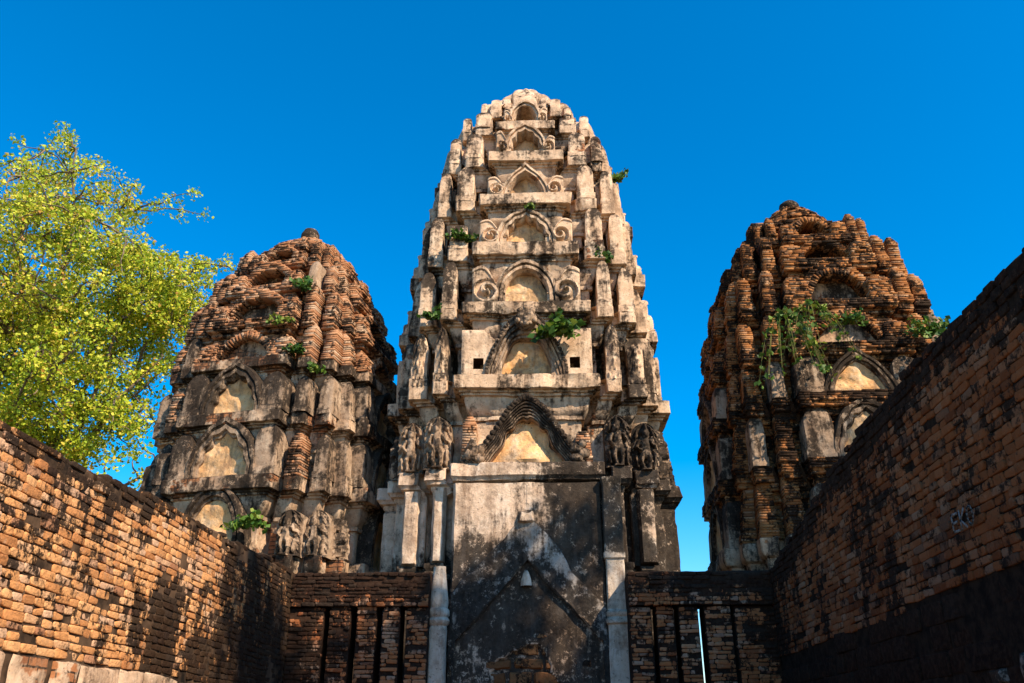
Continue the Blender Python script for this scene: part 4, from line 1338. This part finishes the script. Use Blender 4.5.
def tree(base, lobes, n_clus, per, leaf, crad, label, trunk_r, leaf_mat, seed, gap=0.0, name='tree', tone=0.0, limbs=9):
    root = empty(name, base)
    tag(root, label, 'tree')
    base = np.array(base, float)
    rs = np.random.default_rng(seed)
    L = [(np.array(c, float) - base, r) for c, r in lobes]
    top = np.mean([c for c, r in L], axis=0)
    fork = np.array((top[0] * 0.25, top[1] * 0.25, L[0][0][2] * 0.42))
    b = MB()
    tp = curve_pts((0, 0, -0.3), fork, 14, 0.10)
    tube(b, tp, trunk_r, trunk_r * 0.62, 10)
    b.build('trunk', M_BARK, root)
    # limbs to the lobes, twigs to leaf clusters
    nodes = [fork]; cb = MB()
    for c, r in L:
        for k in range(2 + int(r > 2.5) * 2):
            tgt = c + rs.normal(0, 0.42, 3) * r
            st = fork if rs.random() < 0.5 else tp[-3]
            p = curve_pts(st, tgt, 16, 0.16, 0.06)
            b = MB(); tube(b, p, trunk_r * 0.32, 0.018, 7); b.build('limb', M_BARK, root)
            for q in p[6:]: leaves(cb, q + rs.normal(0, .15, 3), crad, int(per * 0.8), leaf, tone + rs.normal(0, 0.06))
            for q in p[4:]: nodes.append(q)
    nodes = np.array(nodes)
    tb = MB()
    vol = np.array([r ** 3 for _, r in L]); vol /= vol.sum()
    made = 0; tries = 0
    while made < n_clus and tries < n_clus * 8:
        tries += 1
        c, r = L[rs.choice(len(L), p=vol)]
        d = rs.normal(0, 1, 3); d /= np.linalg.norm(d)
        p = c + d * r * rs.random() ** 0.5
        if float(fbm(p[None] , 0.62, 2, seed)[0]) < gap - 0.22: continue
        dist = np.linalg.norm(nodes - p, axis=1); j = int(dist.argmin())
        if dist[j] > 2.4 : continue
        tw = curve_pts(nodes[j], p, 6, 0.18, 0.05)
        tube(tb, tw, 0.026, 0.008, 4)
        if made % 3 == 0: nodes = np.vstack([nodes, tw[3:4]])
        t = tone + 0.22 * float(fbm(p[None], 0.9, 2, seed + 3)[0]) + rs.normal(0, 0.06)
        for q in (tw[-1], tw[-3] + rs.normal(0, .12, 3)):
            leaves(cb, q, crad, per // 2, leaf, t)
        made += 1
    tb.build('twigs', M_BARK, root)
    cb.build('crown', leaf_mat, root, smooth=False)
    return root

tree((-13.2, 18.5, 0), [((-12.4, 18.0, 10.9), 4.2), ((-9.6, 18.0, 12.7), 2.0), ((-12.6, 17.6, 14.3), 2.0), ((-9.7, 17.6, 10.3), 2.0), ((-10.3, 17.6, 8.4), 1.9), ((-15.6, 18.0, 10.5), 3.4), ((-12.6, 17, 7.6), 2.4), ((-8.9, 17.8, 12.0), 1.7), ((-8.9, 17.6, 10.6), 1.4), ((-10.0, 17.4, 7.0), 1.6)],
     1550, 72, 0.086, 0.28, 'yellow-green leafy tree with thin grey limbs behind the left brick wall', 0.32, M_LEAF, 11, gap=0.09, tone=0.0)

# a broad tree beyond the right wall; its crown throws the dappled shade on the foot of the towers
ST = np.array(SDIR) * 16.5
def sh(x, y, z): return tuple(np.array((x, y, z)) + ST)
tree((10.6, 3.0, 0), [(sh(-0.4, 12, 2.3), 1.25), (sh(0.35, 12, 1.9), 1.1), (sh(-1.5, 11.8, 1.9), 1.1), (sh(2.6, 12, 2.3), 1.2), (sh(3.6, 12.5, 3.5), 1.2), (sh(4.6, 12.8, 4.3), 0.8), (sh(-3.0, 10.6, 1.9), 1.2)],
     620, 44, 0.18, 0.5, 'broad shade tree standing outside the dark right wall', 0.34, M_LEAFD, 23, gap=0.02, name='shade_tree')

def plant(loc, size, n, label, seed, leaf=0.11, trail=0.0, tone=0.0, wide=1.0):
    rs = np.random.default_rng(seed)
    root = empty('wild_plant', loc)
    tag(root, label, 'plant', 'wild plants growing on the towers')
    sb, lb = MB(), MB()
    for k in range(n):
        d = rs.normal(0, 1, 3) * (wide, 0.6, 0.7); d[1] = -abs(d[1]) - 0.15
        d[2] = abs(d[2]) * (1 if trail == 0 else 0.4); d /= np.linalg.norm(d)
        Ln = size * rs.uniform(0.5, 1.05)
        t = np.linspace(0, 1, 6)[:, None]
        p = d * Ln * t
        p[:, 2] -= (trail * Ln * 1.6 + 0.25 * Ln) * t[:, 0] ** 2
        tube(sb, p, 0.010, 0.004, 4)
        for q in p[2:]:
            leaves(lb, q, leaf * 0.9, 4, leaf, tone, droop=0.5)
    sb.build('stem', M_STEM, root)
    lb.build('foliage', M_LEAFD, root, smooth=False)

plant((0.27, 11.98, 7.35), 0.38, 15, 'broad leaved green plant rooted beside the mask carving of the tallest tower', 1, 0.14, wide=1.5, tone=0.05)
plant((-1.32, 12.55, 9.42), 0.28, 9, 'small green tuft between blade stones high on the left of the tallest tower', 2, 0.09)
plant((1.10, 12.66, 9.02), 0.26, 8, 'small dark tuft between blade stones high on the right of the tallest tower', 3, 0.09, tone=-0.1)
plant((1.62, 13.3, 11.15), 0.30, 6, 'thin sprig sticking out from the upper right edge of the tallest tower', 4, 0.10, tone=0.15)
plant((-1.72, 12.5, 7.9), 0.28, 8, 'dark green tuft behind a blade stone low on the left of the tallest tower', 5, 0.09, tone=-0.1)
plant((-0.12, 12.36, 9.9), 0.12, 5, 'tiny green sprig on the tip of the white cusped niche', 6, 0.06)
plant((-4.05, 12.95, 8.75), 0.26, 9, 'green tuft near the rounded top of the left brick tower', 7, 0.10)
plant((-4.02, 12.72, 7.40), 0.24, 8, 'dark tuft in the brick courses midway up the left tower', 8, 0.09, tone=-0.15)
plant((-3.67, 12.75, 7.08), 0.18, 6, 'pale green tuft on the right shoulder of the left tower', 9, 0.08, tone=0.25)
plant((-4.30, 12.72, 7.95), 0.30, 7, 'sparse yellowish weed across the brick face of the left tower', 10, 0.07, tone=0.3, wide=2.0)
plant((-4.33, 12.35, 4.42), 0.36, 14, 'bushy green plant beside the lowest niche of the left tower, above the wall', 11, 0.10, tone=0.25)
plant((4.00, 12.6, 7.95), 0.66, 24, 'long trailing green creeper hanging down the right tower', 12, 0.085, trail=1.2, tone=0.12)
plant((4.42, 12.5, 8.05), 0.62, 14, 'shorter creeper hanging next to the niches of the right tower', 13, 0.085, trail=1.0, tone=0.22, wide=1.4)
plant((6.30, 12.75, 7.50), 0.52, 18, 'round green bush on the right edge of the right tower above the dark wall', 14, 0.09, tone=0.1)
plant((5.05, 12.55, 7.72), 0.26, 8, 'small bright weed inside a dark arched niche of the right tower', 15, 0.09, tone=0.1)
